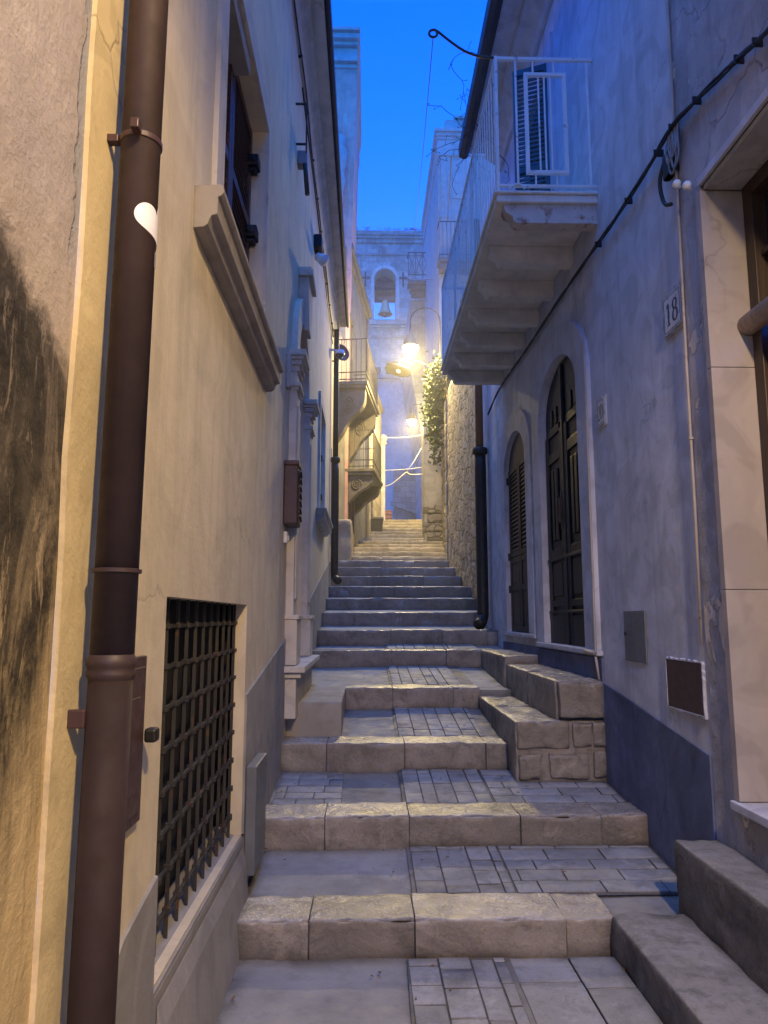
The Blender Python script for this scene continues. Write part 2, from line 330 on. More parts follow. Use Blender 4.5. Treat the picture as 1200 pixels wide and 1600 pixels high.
M = dict(
    cream=plaster('cream_plaster', (.68, .585, .42), .88, 1.06, .35, .22, dirt=.12, mottle=.08, crack=.3),
    cream_trim=plaster('trim_plaster', (.58, .53, .455), .9, 1.05, .15, .15),
    sillst=plaster('grey_sill_stone', (.30, .27, .24), .85, 1.08, .2, .2),
    edge=plaster('edge_plaster', (.68, .55, .30), .9, 1.06, .15, .3),
    plinth_l=plaster('grey_plinth', (.30, .285, .27), .85, 1.1, .25, .2),
    old=old_plaster(),
    blue=plaster('blue_grey_plaster', (.55, .555, .61), .84, 1.07, .5, .3, scale=.8, dirt=.22, crack=.35),
    blue_trim=plaster('blue_grey_trim', (.50, .51, .58), .85, 1.08, .35, .25),
    blue_plinth=plaster('dark_blue_plinth', (.125, .15, .255), .62, 1.2, .45, .3, scale=1.8, dirt=.7),
    old_r=plaster('flaking_plaster', (.42, .41, .44), .7, 1.1, .6, .8, dirt=.6, patch=((.60, .53, .47), .60, 1.8), crack=.45),
    jamb=plaster('limestone_facing', (.37, .325, .31), .93, 1.05, .1, .08, .6),
    stone=stone('worn_limestone', (.40, .36, .305), .3, .5, .75, .6, 48, .75),
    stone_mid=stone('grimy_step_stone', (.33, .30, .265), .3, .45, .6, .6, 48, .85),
    stone_far=stone('far_step_stone', (.46, .40, .30), .3, .6, .4, .4),
    stone_d=stone('dark_doorstep_stone', (.21, .205, .21), .2, .72, .9, .7, 45, .1),
    block=plaster('rendered_block', (.34, .31, .265), .85, 1.08, .2, .15, .75),
    paver=stone('setts', (.27, .27, .27), .3, .68, .6, .5, 70, .12),
    cement=paving('cement_screed', (.30, .30, .30), .4),
    mortar=paving('dark_joint', (.19, .185, .18), 1.0),
    ground=paving('street_ground', (.2, .19, .18), .5),
    brown=painted('brown_pipe_paint', (.05, .030, .028), .6, .35, 0, 0, .5, .03),
    brown_l=painted('shaded_brown_pipe_paint', (.034, .021, .020), .75, .35, 0, 0, .25, .03),  # darker copy of the pipe paint, shade put into the lower length
    lead=painted('dark_lead_gutter', (.05, .052, .062), .6, .3),
    brown_d=painted('brown_sheet_metal', (.07, .038, .034), .42, .25, .1),
    black=painted('black_iron', (.018, .017, .017), .5, .3, .1),
    iron=painted('weathered_iron', (.05, .046, .043), .62, .35, .25, .2),
    white=painted('white_railing_paint', (.70, .70, .70), .5, .12, .22),
    slab=painted('balcony_stone', (.74, .72, .64), .8, .25, .0, 0, .3, .3),
    rusty=painted('rusted_bracket', (.55, .50, .44), .7, .2, .55, 0, .3, .3, (.24, .10, .04)),
    door=wood('black_green_door', (.009, .010, .013), .5),
    shutter=wood('brown_shutter', (.05, .037, .025), .5),
    shutter_r=wood('red_brown_shutter', (.075, .040, .034), .45),
    shutter_b=painted('blue_green_shutter', (.05, .09, .11), .5, .3),
    wood=wood('brown_door', (.05, .032, .025), .45),
    wood_pale=wood('grey_transom', (.33, .26, .22), .5),
    void=flat('dark_interior', (.012, .011, .011), .95),
    glass=flat('dark_glass', (.03, .035, .045), .12, 0, .6),
    grey=painted('grey_sheet', (.15, .16, .17), .5, .2, 0),
    grey_p=painted('grey_plastic_pipe', (.25, .27, .31), .45, .15, 0),
    orange=painted('copper_brown_pipe', (.24, .12, .06), .5, .2, .1),
    pvc=painted('old_beige_pipe', (.40, .35, .31), .55, .2, .12),
    cable=flat('black_cable', (.02, .02, .022), .55),
    cable_g=flat('grey_cable', (.22, .22, .23), .6),
    cable_w=flat('pale_cable', (.38, .37, .36), .5),
    porcelain=flat('white_porcelain', (.8, .8, .8), .25),
    sticker=flat('white_sticker', (.82, .80, .84), .45),
    tile=painted('white_blue_tile', (.50, .53, .60), .3, .25, 0, 0, .5),
    ink=flat('blue_black_numeral', (.02, .025, .07), .4),
    rub=rubble('rubble_wall', (.36, .31, .25), 2.6, .6, 1.2),
    rub_w=rubble('rubble_wall_warm', (.46, .38, .25), 3.2, .35, 1.2),
    far_st=masonry('dressed_stone', (.42, .36, .27), 'Y', .5, .3),
    church=masonry('church_ashlar', (.29, .31, .32), 'X', .62, .31, .014, .7, .03, .6, .35, .85),
    church_d=masonry('dark_parapet_stone', (.24, .24, .25), 'X', .5, .28, .02, .6, .06, .7, .4, .5),
    pale=plaster('pale_plaster', (.38, .38, .38), .85, 1.1, .35, .3),
    old_pale=plaster('weathered_pale_plaster', (.22, .205, .19), .7, 1.1, .6, .4, dirt=.7),
    pink=plaster('faded_pink_plaster', (.60, .34, .29), .75, 1.12, .6, .35, patch=((.55, .42, .34), .66, .9)),
    console=stone('carved_console_stone', (.18, .165, .14), .15, .8, .4, .45),
    tiles_r=painted('roof_tiles', (.16, .10, .08), .85, .3, 0, 0, .2, .5),
    brick=masonry('hollow_brick', (.55, .22, .10), 'X', .3, .16, .02, .5, .01, .4, .2, .2),
    bronze=painted('bronze_bell', (.28, .32, .24), .5, .3, 0, .3),
    leaf=None, lamp_shade=painted('lamp_enamel', (.10, .09, .08), .4, .2, 0, .3),
    glow=emit('lamp_glass_lit', (1.0, .80, .38), 60.0),
)
def leafmat(name, c):
    t = NT(name); isl = t.n('ShaderNodeNewGeometry').outputs['Random Per Island']
    col = t.ramp(isl, (0.0, mul(c, .5)), (.6, c), (1.0, (c[0]*2.0, c[1]*1.5, c[2]*1.1)))
    return t.out(col, .6)
M['leaf'] = leafmat('ivy_leaf', (.045, .075, .02)); M['dry'] = leafmat('dry_leaf', (.12, .07, .03)); M['twig'] = flat('dry_twig', (.06, .045, .04), .9)

# ------------------------------------------------------------------ the stairway
NOSE = [(3.78,.000,.162),(4.76,.216,.384),(5.88,.450,.640),(7.30,.743,.925),(9.10,1.023,1.207),(9.95,1.250,1.437),(10.9,1.493,1.676),(11.95,1.733,1.908),
        (12.8,1.958,2.135),(14.0,2.205,2.378),(15.0,2.442,2.615),(16.2,2.680,2.845),(17.4,2.885,3.035),(18.4,3.085,3.235),(19.4,3.30,3.445),(20.2,3.49,3.60),
        (21.2,3.66,3.80),(22.2,3.85,3.99),(23.1,4.04,4.195),(24.0,4.24,4.39),(24.9,4.44,4.61),(25.8,4.66,4.825),(26.7,4.88,5.05),(27.6,5.11,5.28)]
XS = [(-.66,1.22),(-.66,1.77),(-.66,1.11),(-.20,1.11),(-.66,1.43),(-.66,1.62),(-.66,1.70),(-.66,1.77),(-.66,1.77),(-1.2,1.80)]
JOINT = [[-.27,.24,.97],[-.25,.27,.96,1.46],[-.30,.30,.93],[.26,.85],[.31,.98],[.33,1.02],[-.18,.36,1.07]]
random.seed(3)
stairs = thing('stairway', 'long worn limestone stairway of shallow steps climbing between the houses', 'stairway', (0.5, 3.78, 0), kind='structure')
def setts(mb, x0, x1, y0, y1, z0, sl_, along='y', w=.105, l=.21, seed=0):
    rnd = random.Random(seed); slope = 0; mb.F = lambda x, y, z, a=y0, k=sl_: (x, y, z + k*(y-a))
    if along == 'y':
        x = x0
        while x < x1 - .04:
            ww = min(w*rnd.uniform(.78, 1.22), x1-x); y = y0 - rnd.uniform(0, l*.8)
            while y < y1 - .02:
                ll = l*rnd.uniform(.6, 1.35); a, b = max(y, y0), min(y+ll, y1)
                if b-a > .04:
                    zt = z0 + slope*(a-y0) + rnd.uniform(-.0025, .0025)
                    mb.rough(x+.003, x+ww-.003, a+.003, b-.003, zt-.03, zt+.012, rnd.randint(0, 999), .06, .005, .002)
                y += ll
            x += ww
    else:
        y = y0
        while y < y1 - .04:
            ww = min(w*rnd.uniform(.9, 1.1), y1-y); x = x0 - rnd.uniform(0, l*.8)
            while x < x1 - .02:
                ll = l*rnd.uniform(.8, 1.2); a, b = max(x, x0), min(x+ll, x1)
                if b-a > .04:
                    zt = z0 + slope*(y-y0) + rnd.uniform(-.0025, .0025)
                    mb.rough(a+.003, b-.003, y+.003, y+ww-.003, zt-.03, zt+.011, rnd.randint(0, 999), .06, .005, .002)
                x += ll
            y += ww
for i, (Y, zb, zn) in enumerate(NOSE):
    if i < 10: x0, x1 = XS[i]
    else: x0, x1 = -.78+.12*(Y-16.5)-.35, (1.82 if Y < 16.4 else 1.87+.078*(Y-16.5)+.05)
    nxt = NOSE[i+1] if i+1 < len(NOSE) else (34.0, zn+.1, 0)
    near = i < 13
    dep = (.34 if i < 5 else .36)
    mb = MB(); js = JOINT[i] if i < len(JOINT) else [x0 + (x1-x0)*(k+random.uniform(-.25,.25))/4 for k in range(1, 4)]
    ed = [x0] + [j for j in js if x0+.1 < j < x1-.1] + [x1]
    for k in range(len(ed)-1):
        dz = random.uniform(-.006, .004); dy = random.uniform(-.012, .01)
        mb.rough(ed[k]+.002, ed[k+1]-.002, Y+dy, Y+dep, zb-.12, zn+dz, i*17+k, .03 if i < 9 else .07, .013, .010 if near else .008, False, 0)
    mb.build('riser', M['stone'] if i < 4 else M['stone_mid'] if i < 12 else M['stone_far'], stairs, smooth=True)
    # tread behind the nosing stones
    y0, y1 = Y+.012, nxt[0]+.05; slope = (nxt[1]-zn)/max(.2, nxt[0]-Y-dep); zt = zn-.012
    zat = lambda y: zt + slope*max(-.02, y-Y-dep)
    t0, t1 = (-.66, max(x1, 1.82)) if i < 10 else (x0, x1)
    mb = MB(); nx, ny = 24, 6
    G = [[mb.P((t0+(t1-t0)*a/nx, y0+(y1-y0)*b/ny, zat(y0+(y1-y0)*b/ny) + noise.noise(Vector((t0+(t1-t0)*a/nx, y0+(y1-y0)*b/ny, i))*2.5)*.008 + (-.010 if i < 5 else 0))) for b in range(ny+1)] for a in range(nx+1)]
    for a in range(nx):
        for b in range(ny): mb.f.append([G[a][b], G[a+1][b], G[a+1][b+1], G[a][b+1]])
    mb.poly([(t0,y0,zat(y0)-.008),(t1,y0,zat(y0)-.008),(t1,y0,zb-.3),(t0,y0,zb-.3)])
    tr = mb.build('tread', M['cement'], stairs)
    if i < 5:
        sp = MB(); xa = .27 if i != 1 else .27
        xm = {0: .80, 1: .86, 2: .98, 3: 1.0, 4: 1.05}[i]
        bed = MB(); xb_ = max(x1, 1.76) if i in (0, 1) else x1
        bed.poly([(xa-.02, Y+dep-.02, zat(Y+dep-.02)+.0025), (xb_, Y+dep-.02, zat(Y+dep-.02)+.0025), (xb_, nxt[0]-.005, zat(nxt[0])+.0025), (xa-.02, nxt[0]-.005, zat(nxt[0])+.0025)])
        bed.build('joint_bed', M['mortar'], tr)
        setts(sp, xa, xm, Y+dep-.004, nxt[0]-.01, zat(Y+dep), slope, 'y', .165 if i == 0 else .125, .2 if i == 0 else .36, 40+i)
        xr_ = 1.74 if i in (0, 1) else min(x1, 1.72)
        if xr_ - xm > .2: setts(sp, xm+.006, xr_, Y+dep-.004, nxt[0]-.01, zat(Y+dep), slope, 'x', .15, .30, 60+i)
        s_ = sp.build('sett', M['paver'], tr, smooth=True)
        if i in (1, 4):
            e_ = MB(); setts(e_, x0+.03, x0+(.5 if i == 1 else .8), Y+dep+.01, nxt[0]-.01, zat(Y+dep)-.016, slope, 'x', .14, .24, 80+i); e_.build('sett', M['paver'], tr, smooth=True)
# street at the foot of the stairs
mb = MB(); nx, ny = 30, 30
G = [[mb.P((-.7+2.6*a/nx, -7+10.84*b/ny, noise.noise(Vector((a*.3, b*.5, 2)))*.008-.012)) for b in range(ny+1)] for a in range(nx+1)]
for a in range(nx):
    for b in range(ny): mb.f.append([G[a][b], G[a+1][b], G[a+1][b+1], G[a][b+1]])
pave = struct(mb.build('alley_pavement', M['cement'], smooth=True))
bed = MB(); bed.poly([(.16,2.0,.0),(.78,2.0,.0),(.70,3.75,.0),(.20,3.75,.0)]); bed.build('joint_bed', M['mortar'], pave)
sp = MB(); setts(sp, .2, .66, 2.3, 3.74, -.004, 0, 'y', .135, .24, 5); sp.build('sett', M['paver'], pave, smooth=True)
sp = MB(); setts(sp, .68, 1.19, 2.2, 3.74, -.007, 0, 'y', .25, .33, 6); sp.build('sett', M['paver'], pave, smooth=True)
mb = MB(); mb.poly([(-400,-400,-.12),(400,-400,-.12),(400,400,-.12),(-400,400,-.12)]); struct(mb.build('ground', M['ground']))
mb = MB(); mb.poly([(-9,27.6,5.2),(14,27.6,5.2),(14,60,6.1),(-9,60,6.1)]); struct(mb.build('upper_square', M['ground']))
lit = MB(); rnd = random.Random(11)
for k in range(70):
    x, y = rnd.uniform(-.6, 1.2), rnd.choice([rnd.uniform(2.4, 3.7), rnd.uniform(4.2, 4.7), rnd.uniform(5.2, 5.8), rnd.uniform(6.4, 7.2), rnd.uniform(7.8, 9.0)])
    st = max([n for n in NOSE if n[0] <= y], default=(0,0,0)); nx_ = min([n for n in NOSE if n[0] > y])
    z = 0.006 if y < 3.78 else st[2] + (nx_[1]-st[2])*(y-st[0])/(nx_[0]-st[0]) + .008
    a = rnd.uniform(0, 6.3); l = rnd.uniform(.006, .02)
    c, s_ = math.cos(a)*l, math.sin(a)*l
    lit.poly([(x-c,y-s_,z),(x+s_*.5,y-c*.5,z+.006),(x+c,y+s_,z+.002),(x-s_*.5,y+c*.5,z+.004)])
o = lit.build('leaf_litter', M['dry']); o['kind'] = 'stuff'; tag(o, 'scattered dry leaf crumbs lying on the lower paved steps', 'leaf litter')

# ------------------------------------------------------------------ weathered house (near left)
h0 = thing('weathered_house', 'weathered house front with bare plaster blackened by mould, beside the brown downpipe', 'house', (XL, 0, 0))
mb = MB(fL)
wall(mb, -6, 1.60, -.1, 9, d=-.004)
mb.build('wall', M['old'], h0)
mb = MB(fL)
pts = []
for k in range(41):
    z = -.1 + 9.1*k/40; pts.append((1.60 + .018*noise.noise(Vector((z*2.3, 3, 1))) + .01*noise.noise(Vector((z*9, 3, 1))), z))
for a, b in zip(pts, pts[1:]):
    mb.poly([(a[0],.008,a[1]),(1.9,.008,a[1]),(1.9,.008,b[1]),(b[0],.008,b[1])]); mb.poly([(a[0],.008,a[1]),(b[0],.008,b[1]),(b[0],-.01,b[1]),(a[0],-.01,a[1])])
mb.build('plaster_edge', M['edge'], h0)

# ------------------------------------------------------------------ cream house (left)
H1 = thing('cream_house', 'cream plastered house with sloping grey plinth, barred cellar window and arched stone portal', 'house', (XL, 7.5, 0))
GR = (2.47, 4.13, .46, 1.67); UW = (3.05, 4.40, 3.26, 4.72); W2 = (9.95, 11.0, 3.05, 4.55); DR = (6.38, 7.52, 1.0, 3.86)
mb = MB(fL)
wall(mb, 1.9, 13.4, -.1, 7.2, [(GR[0],GR[1],GR[2],GR[3],0,.16), (UW[0],UW[1],UW[2],UW[3],0,.14), (W2[0],W2[1],W2[2],W2[3],0,.14), (DR[0],DR[1],DR[2],DR[3],.56,.3)])
wall(mb, -6, 1.9, 9, 9.01)
mb.poly([(13.4,0,-.1),(13.4,0,7.2),(13.4,-6,7.2),(13.4,-6,-.1)])
mb.build('wall', M['cream'], H1)
# plinth follows the slope of the stairs
PT = [(1.9,.60),(2.14,.74),(2.46,.80),(3.89,1.15),(5.98,1.42),(8.0,1.70),(12.2,2.44),(13.38,2.62)]
def plz(s):
    for (a, za), (b, zb) in zip(PT, PT[1:]):
        if a <= s <= b: return za+(zb-za)*(s-a)/(b-a)
    return PT[-1][1]
mb = MB(fL)
def plin(a, b, top=None, bot=-.1):
    mb.poly([(a,.012,bot),(b,.012,bot),(b,.012,top if top is not None else plz(b)),(a,.012,top if top is not None else plz(a))])
    if top is None: mb.poly([(a,.012,plz(a)),(b,.012,plz(b)),(b,0,plz(b)),(a,0,plz(a))])
for a, b in ((1.9,2.14),(2.14,2.46)): plin(a, b)
plin(2.46, 4.14, GR[2]-.004)
for a, b in ((4.14,5.0),(5.0,5.98),(5.98,6.05),(7.82,8.0),(8.0,12.2),(12.2,13.38)): plin(a, b)
mb.poly([(4.14,.012,GR[2]),(4.14,.012,plz(4.14)),(4.14,0,plz(4.14)),(4.14,0,GR[2])])
mb.build('plinth', M['plinth_l'], H1)
# cellar window: woven bar grille in the recess
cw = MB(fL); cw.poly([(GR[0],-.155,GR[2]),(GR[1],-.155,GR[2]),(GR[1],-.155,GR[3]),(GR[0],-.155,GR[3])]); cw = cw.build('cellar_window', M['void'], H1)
g = MB(fL); nv, nh = 11, 8
for k in range(nv):
    s = GR[0]+.07+(GR[1]-GR[0]-.14)*k/(nv-1); g.bar((s,-.055,GR[2]-.0), (s,-.055,GR[3]), .0125)
for j in range(nh):
    z = GR[2]+.10+(GR[3]-GR[2]-.2)*j/(nh-1); st_ = (GR[1]-GR[0]-.14)/(nv-1)
    for k in range(nv+1):
        a = GR[0] if k == 0 else GR[0]+.07+(k-1)*st_+.016; b = GR[1] if k == nv else GR[0]+.07+k*st_-.016
        g.box(a, b, -.062, -.050, z-.007, z+.006)
        if k < nv: g.box(b+.002, b+.030, -.068, -.040, z-.009+.002*((k+j)%2), z+.009+.002*((k+j)%2))
g.build('grille', M['iron'], cw)
ln = MB(fL); e_ = .003  # black sheets put in as shade on the recess sides behind the bars
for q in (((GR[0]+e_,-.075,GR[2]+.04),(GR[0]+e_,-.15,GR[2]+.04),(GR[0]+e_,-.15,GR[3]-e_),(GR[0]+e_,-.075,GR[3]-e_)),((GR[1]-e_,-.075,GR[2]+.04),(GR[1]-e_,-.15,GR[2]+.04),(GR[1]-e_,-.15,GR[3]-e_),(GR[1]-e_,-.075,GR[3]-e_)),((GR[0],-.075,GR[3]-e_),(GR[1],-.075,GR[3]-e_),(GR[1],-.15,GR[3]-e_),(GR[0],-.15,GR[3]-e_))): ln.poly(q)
ln.build('shade_lining', M['void'], cw)
sl = MB(fL); sl.prism([(-.16,GR[2]-.003),(-.16,GR[2]+.03),(.0135,GR[2]-.012),(.0135,GR[2]-.05)], 0, GR[0]-.0, GR[1]+.0)
sl.build('sill', M['plinth_l'], cw, .008)
ap = MB(fL); ap.prism([(.0,-.1),(.07,-.1),(.035,GR[2]-.13),(.014,GR[2]-.05)], 0, GR[0]+.02, 4.12); ap.build('apron', M['plinth_l'], H1, .02)
# upper window
uw = MB(fL); band(uw, [(UW[0],UW[2]),(UW[0],UW[3]),(UW[1],UW[3]),(UW[1],UW[2])], [(UW[0]-.15,UW[2]),(UW[0]-.15,UW[3]+.15),(UW[1]+.03,UW[3]+.15),(UW[1]+.03,UW[2])], 0, .022)
uw = uw.build('window', M['cream_trim'], H1, .004)
pr = [(0,3.235),(.10,3.24),(.112,3.225),(.112,3.205),(.10,3.192),(.09,3.189),(.09,3.118),(.068,3.112),(.062,3.10),(.054,3.078),(.04,3.066),(0,3.062)]
sl = MB(fL); sl.prism(pr, 0, 2.62, 4.68); sl.build('sill', M['sillst'], uw, .003)
hd = MB(fL); hd.box(UW[0],3.75,-.13,-.0,UW[3]-.12,UW[3]-.005); hd.build('lintel_box', M['plinth_l'], uw, .005)
def louvre_leaf(mb, s0, s1, z0, z1, d, th=.035, st=.06, slats=True, rails=(), pitch=.045, solid=()):
    mb.box(s0,s0+st,d-th,d,z0,z1); mb.box(s1-st,s1,d-th,d,z0,z1)
    rz = [z0+st/2, *rails, z1-st/2]
    for z in rz: mb.box(s0+st,s1-st,d-th+.002,d-.002,z-st/2,z+st/2)
    for a, b in zip(rz, rz[1:]):
        a += st/2; b -= st/2
        if any(x0 <= (a+b)/2 <= x1 for x0, x1 in solid):
            mb.box(s0+st,s1-st,d-th+.008,d-.014,a,b); mb.box(s0+st+.04,s1-st-.04,d-.014,d-.006,a+.04,b-.04); continue
        n = max(1, int((b-a)/pitch))
        for k in range(n):
            z = a + (b-a)*(k+.5)/n
            mb.prism([(d-th+.006,z+.016),(d-th+.013,z+.022),(d-.006,z-.012),(d-.013,z-.018)], 0, s0+st, s1-st)
    return mb
um = (UW[0]+UW[1])/2
for a, b in ((UW[0]+.01,um-.004),(um+.004,UW[1]-.01)):
    m_ = louvre_leaf(MB(fL), a, b, UW[2]+.02, UW[3]-.02, -.085, rails=(3.62, 4.05)); m_.build('shutter', M['shutter_r'], uw)
bk = MB(fL); bk.poly([(UW[0],-.138,UW[2]),(UW[1],-.138,UW[2]),(UW[1],-.138,UW[3]),(UW[0],-.138,UW[3])]); bk.build('pane', M['void'], uw)
for z in (3.95, 4.43):
    b_ = MB(fL); b_.box(4.30,4.40,-.105,-.03,z,z+.075); b_.box(4.315,4.385,-.10,-.045,z-.03,z-.006); b_.box(4.285,4.30,-.09,-.05,z+.02,z+.06); b_.build('shutter_stop', M['black'], uw, .008)
# far window on the same wall
w2 = MB(fL); band(w2, [(W2[0],W2[2]),(W2[0],W2[3]),(W2[1],W2[3]),(W2[1],W2[2])], [(W2[0]-.14,W2[2]),(W2[0]-.14,W2[3]+.14),(W2[1]+.14,W2[3]+.14),(W2[1]+.14,W2[2])], 0, .03)
w2 = w2.build('window', M['cream_trim'], H1, .004)
sl = MB(fL); sl.prism([(d*1.3,z-.22) for d, z in pr], 0, 9.5, 11.4); sl.build('sill', M['cream_trim'], w2, .003)
louvre_leaf(MB(fL), W2[0]+.01, W2[1]-.01, W2[2]+.01, W2[3]-.01, -.07, rails=(3.7,)).build('shutter', M['shutter_r'], w2)
for z in (3.35, 3.95):
    b_ = MB(fL); b_.box(10.9,10.99,-.09,-.01,z,z+.08); b_.build('shutter_stop', M['black'], w2, .006)
# portal
po = MB(fL); inn = archpts(DR[0],DR[1],1.25,DR[3],.56,20); out = archpts(DR[0]-.22,DR[1]+.22,1.25,DR[3],.80,20)
band(po, inn, out, 0, .055); po = po.build('portal', M['cream_trim'], H1, .006)
def capital(s0, s1, zt):
    mb = MB(fL); z = zt
    for h, e in ((.05,.075),(.03,.055),(.045,.035),(.05,.015),(.10,.0),(.035,.03),(.03,.012)):
        mb.box(s0-e, s1+e, 0, .068+e, z-h, z); z -= h
    return mb
for s0, s1 in ((6.08,6.36),(7.54,7.82)):
    p_ = MB(fL); p_.box(s0,s1,0,.066,1.62,3.53); p_.box(s0+.05,s1-.05,.066,.078,1.75,3.40); p_.build('pilaster', M['cream_trim'], po, .006)
    c_ = capital(s0, s1, 3.86); c_.build('capital', M['cream_trim'], po, .004)
    b_ = MB(fL); b_.box(s0-.03,s1+.03,0,.10,1.22,1.585); b_.box(s0-.045,s1+.045,0,.115,1.585,1.622); b_.build('pedestal', M['cream_trim'], po, .006)
ks = MB(fL); ks.prism([(6.83,4.36),(7.07,4.36),(7.17,4.86),(6.73,4.86)], 1, 0, .10); ks.box(6.70,7.20,0,.14,4.862,4.93); ks.box(6.72,7.18,0,.12,4.932,4.96)
ks.build('keystone', M['cream_trim'], po, .006)
th_ = MB(fL); th_.box(5.98,7.86,0,.175,1.165,1.215); th_.box(6.02,7.84,0,.14,1.12,1.162); th_.box(6.05,7.82,0,.10,.80,1.118); th_.build('threshold', M['cream_trim'], po, .006)
d_ = MB(fL); d_.prism(archpts(DR[0],DR[1],1.2,DR[3],.56,20), 1, -.30, -.24)
for s0, s1 in ((6.46,6.92),(6.98,7.44)):
    for z0, z1 in ((1.3,1.9),(2.0,3.0),(3.1,3.75)): d_.box(s0,s1,-.24,-.225,z0,z1)
d_ = d_.build('door', M['wood'], po, .006)
# eave
ev = MB(fL); ev.box(-6,13.5,-.3,.26,7.12,7.2); ev.prism([(0,6.90),(.03,6.90),(.05,6.98),(.10,7.05),(.14,7.06),(.14,7.118),(0,7.118)], 0, 1.9, 13.48)
ev = ev.build('eave', M['cream_trim'], H1, .004)
gt = MB(fL); gt.prism([(.262,7.19),(.262,7.14),(.275,7.115),(.295,7.107),(.315,7.12),(.322,7.16),(.31,7.16),(.305,7.13),(.294,7.12),(.28,7.127),(.274,7.145),(.274,7.19)], 0, -6, 13.5)
gt.build('gutter', M['lead'], ev)
rf = MB(fL); rf.poly([(-6,.30,7.25),(13.6,.30,7.25),(13.6,-5,9.3),(-6,-5,9.3)]); rf.poly([(-6,.30,7.205),(13.6,.30,7.205),(13.6,.30,7.25),(-6,.30,7.25)]); rf.build('roof', M['tiles_r'], H1)

# things on the left wall ------------------------------------------------
dp = thing('downpipe', 'thick brown painted downpipe with a white heart shaped sticker, next to the cellar grille', 'downpipe', (XL+.085, 1.70, 0))
PX, PY_ = XL+.085, 1.717
def py(z): return PY_ + .016*(z-1.9)
MB().tube([(PX,py(-.05),-.05),(PX,py(1.5),1.50)], .0485, 40).build('lower_pipe', M['brown_l'], dp, smooth=True)
MB().tube([(PX,py(1.49),1.49),(PX,py(7),7.0)], .0485, 40).build('pipe', M['brown'], dp, smooth=True)
for z, r in ((1.70,.0555),(3.62,.054)):
    MB().lathe([(.047,0),(r,.002),(r,.010),(.047,.012)], (PX,py(z),z), 40).build('collar', M['brown'], dp)
MB().lathe([(.048,-.01),(.0535,0),(.0535,.008),(.051,.013),(.053,.020),(.055,.026),(.055,.036),(.048,.048)], (PX,py(1.47),1.47), 40).build('socket', M['brown'], dp, smooth=True)
cl = MB(); cl.lathe([(.048,0),(.0525,.001),(.0525,.016),(.048,.017)], (PX,py(2.78),2.78), 40); cl.box(PX+.0,PX+.02,PY_-.075,PY_-.045,2.775,2.80); cl.box(XL,PX-.05,PY_-.012,PY_+.012,2.78,2.80); cl.build('clamp', M['brown_d'], dp, .002)
cl = MB(); cl.box(XL,PX-.04,PY_-.045,PY_-.03,1.36,1.40); cl.build('clamp', M['brown_d'], dp, .003)
def wrap(poly2, z0, r=.0500, a0=0.0):    # flat outline wrapped round the pipe: (arc metres, z)
    m = MB(); n = len(poly2); c = (sum(p[0] for p in poly2)/n, sum(p[1] for p in poly2)/n)
    pt = lambda p: (PX + r*math.cos(a0+p[0]/r), py(z0) + r*math.sin(a0+p[0]/r), z0+p[1])
    K = 12
    for i in range(n):
        a, b = poly2[i], poly2[(i+1)%n]
        for k in range(K):
            f0, f1 = k/K, (k+1)/K
            L = lambda p, f: (c[0]+(p[0]-c[0])*f, c[1]+(p[1]-c[1])*f)
            m.poly([pt(L(a,f0)), pt(L(a,f1)), pt(L(b,f1)), pt(L(b,f0))] if k else [pt(c), pt(L(a,f1)), pt(L(b,f1))])
    return m
hp = []
for k in range(64):
    t = 2*math.pi*k/64; x = 16*math.sin(t)**3*.0038; y = (13*math.cos(t)-5*math.cos(2*t)-2*math.cos(3*t)-math.cos(4*t))*.0038
    hp.append((x*math.cos(.35)-y*math.sin(.35), x*math.sin(.35)+y*math.cos(.35)))
wrap([(x*1.2, y*1.1) for x, y in hp], 2.57, a0=R(8)).build('sticker', M['sticker'], dp)
wrap([(-.008,-.02),(.008,-.02),(.008,.02),(-.008,.02)], 2.475, a0=R(4)).build('sticker', M['cable_g'], dp, smooth=True)
cab = thing('meter_cabinet', 'flat brown metal meter cabinet on the cream wall behind the brown downpipe', 'cabinet', (XL, 2.1, 1.05))
c_ = MB(fL); c_.box(1.88,2.215,.0,.018,1.03,1.49); c_.box(1.91,2.19,.018,.024,1.06,1.46); c_.box(1.96,2.14,.024,.028,1.12,1.38); c_.build('body', M['brown_d'], cab, .004)
c_ = MB(fL); c_.box(2.19,2.235,.0245,.06,1.245,1.285); c_.build('latch', M['black'], cab, .008)
o = MB(fL); o.box(4.16,4.58,.0135,.07,.24,.80); o = o.build('utility_panel', M['grey'], None, .006); tag(o, 'upright grey metal cover panel at the foot of the cream wall past the grille', 'panel')
blk = MB(); blk.rough(-.66,-.20,6.28,7.75,.5,.905,91,.06,.012,.004); o = blk.build('doorstep_block', M['block'], smooth=True); tag(o, 'smooth rendered block step below the arched portal on the left', 'doorstep')
mbx = thing('mailbox', 'brown ornamental metal mailbox fixed beside the portal pilaster', 'mailbox', (XL, 6.0, 2.35))
m_ = MB(fL); m_.box(5.76,6.04,.002,.115,2.33,2.82); m_.build('body', M['brown_d'], mbx, .012)
m_ = MB(fL); m_.box(5.745,6.055,.002,.125,2.80,2.84); m_.build('lid', M['brown_d'], mbx, .008)
m_ = MB(fL)
for k in range(7):
    z = 2.38+.06*k; m_.tube([(5.80,.118,z),(5.86,.13,z+.03),(5.93,.13,z-.01),(6.0,.118,z+.03)], .008, 6)
m_.box(5.79,6.01,.115,.124,2.70,2.76); m_.build('relief', M['iron'], mbx, smooth=True)
o = MB(fL); o.box(5.84,5.93,.001,.03,2.19,2.28); o.box(5.86,5.91,.031,.04,2.21,2.25); o = o.build('doorbell', M['porcelain'], None, .008); tag(o, 'small white doorbell under the ornamental mailbox', 'doorbell')
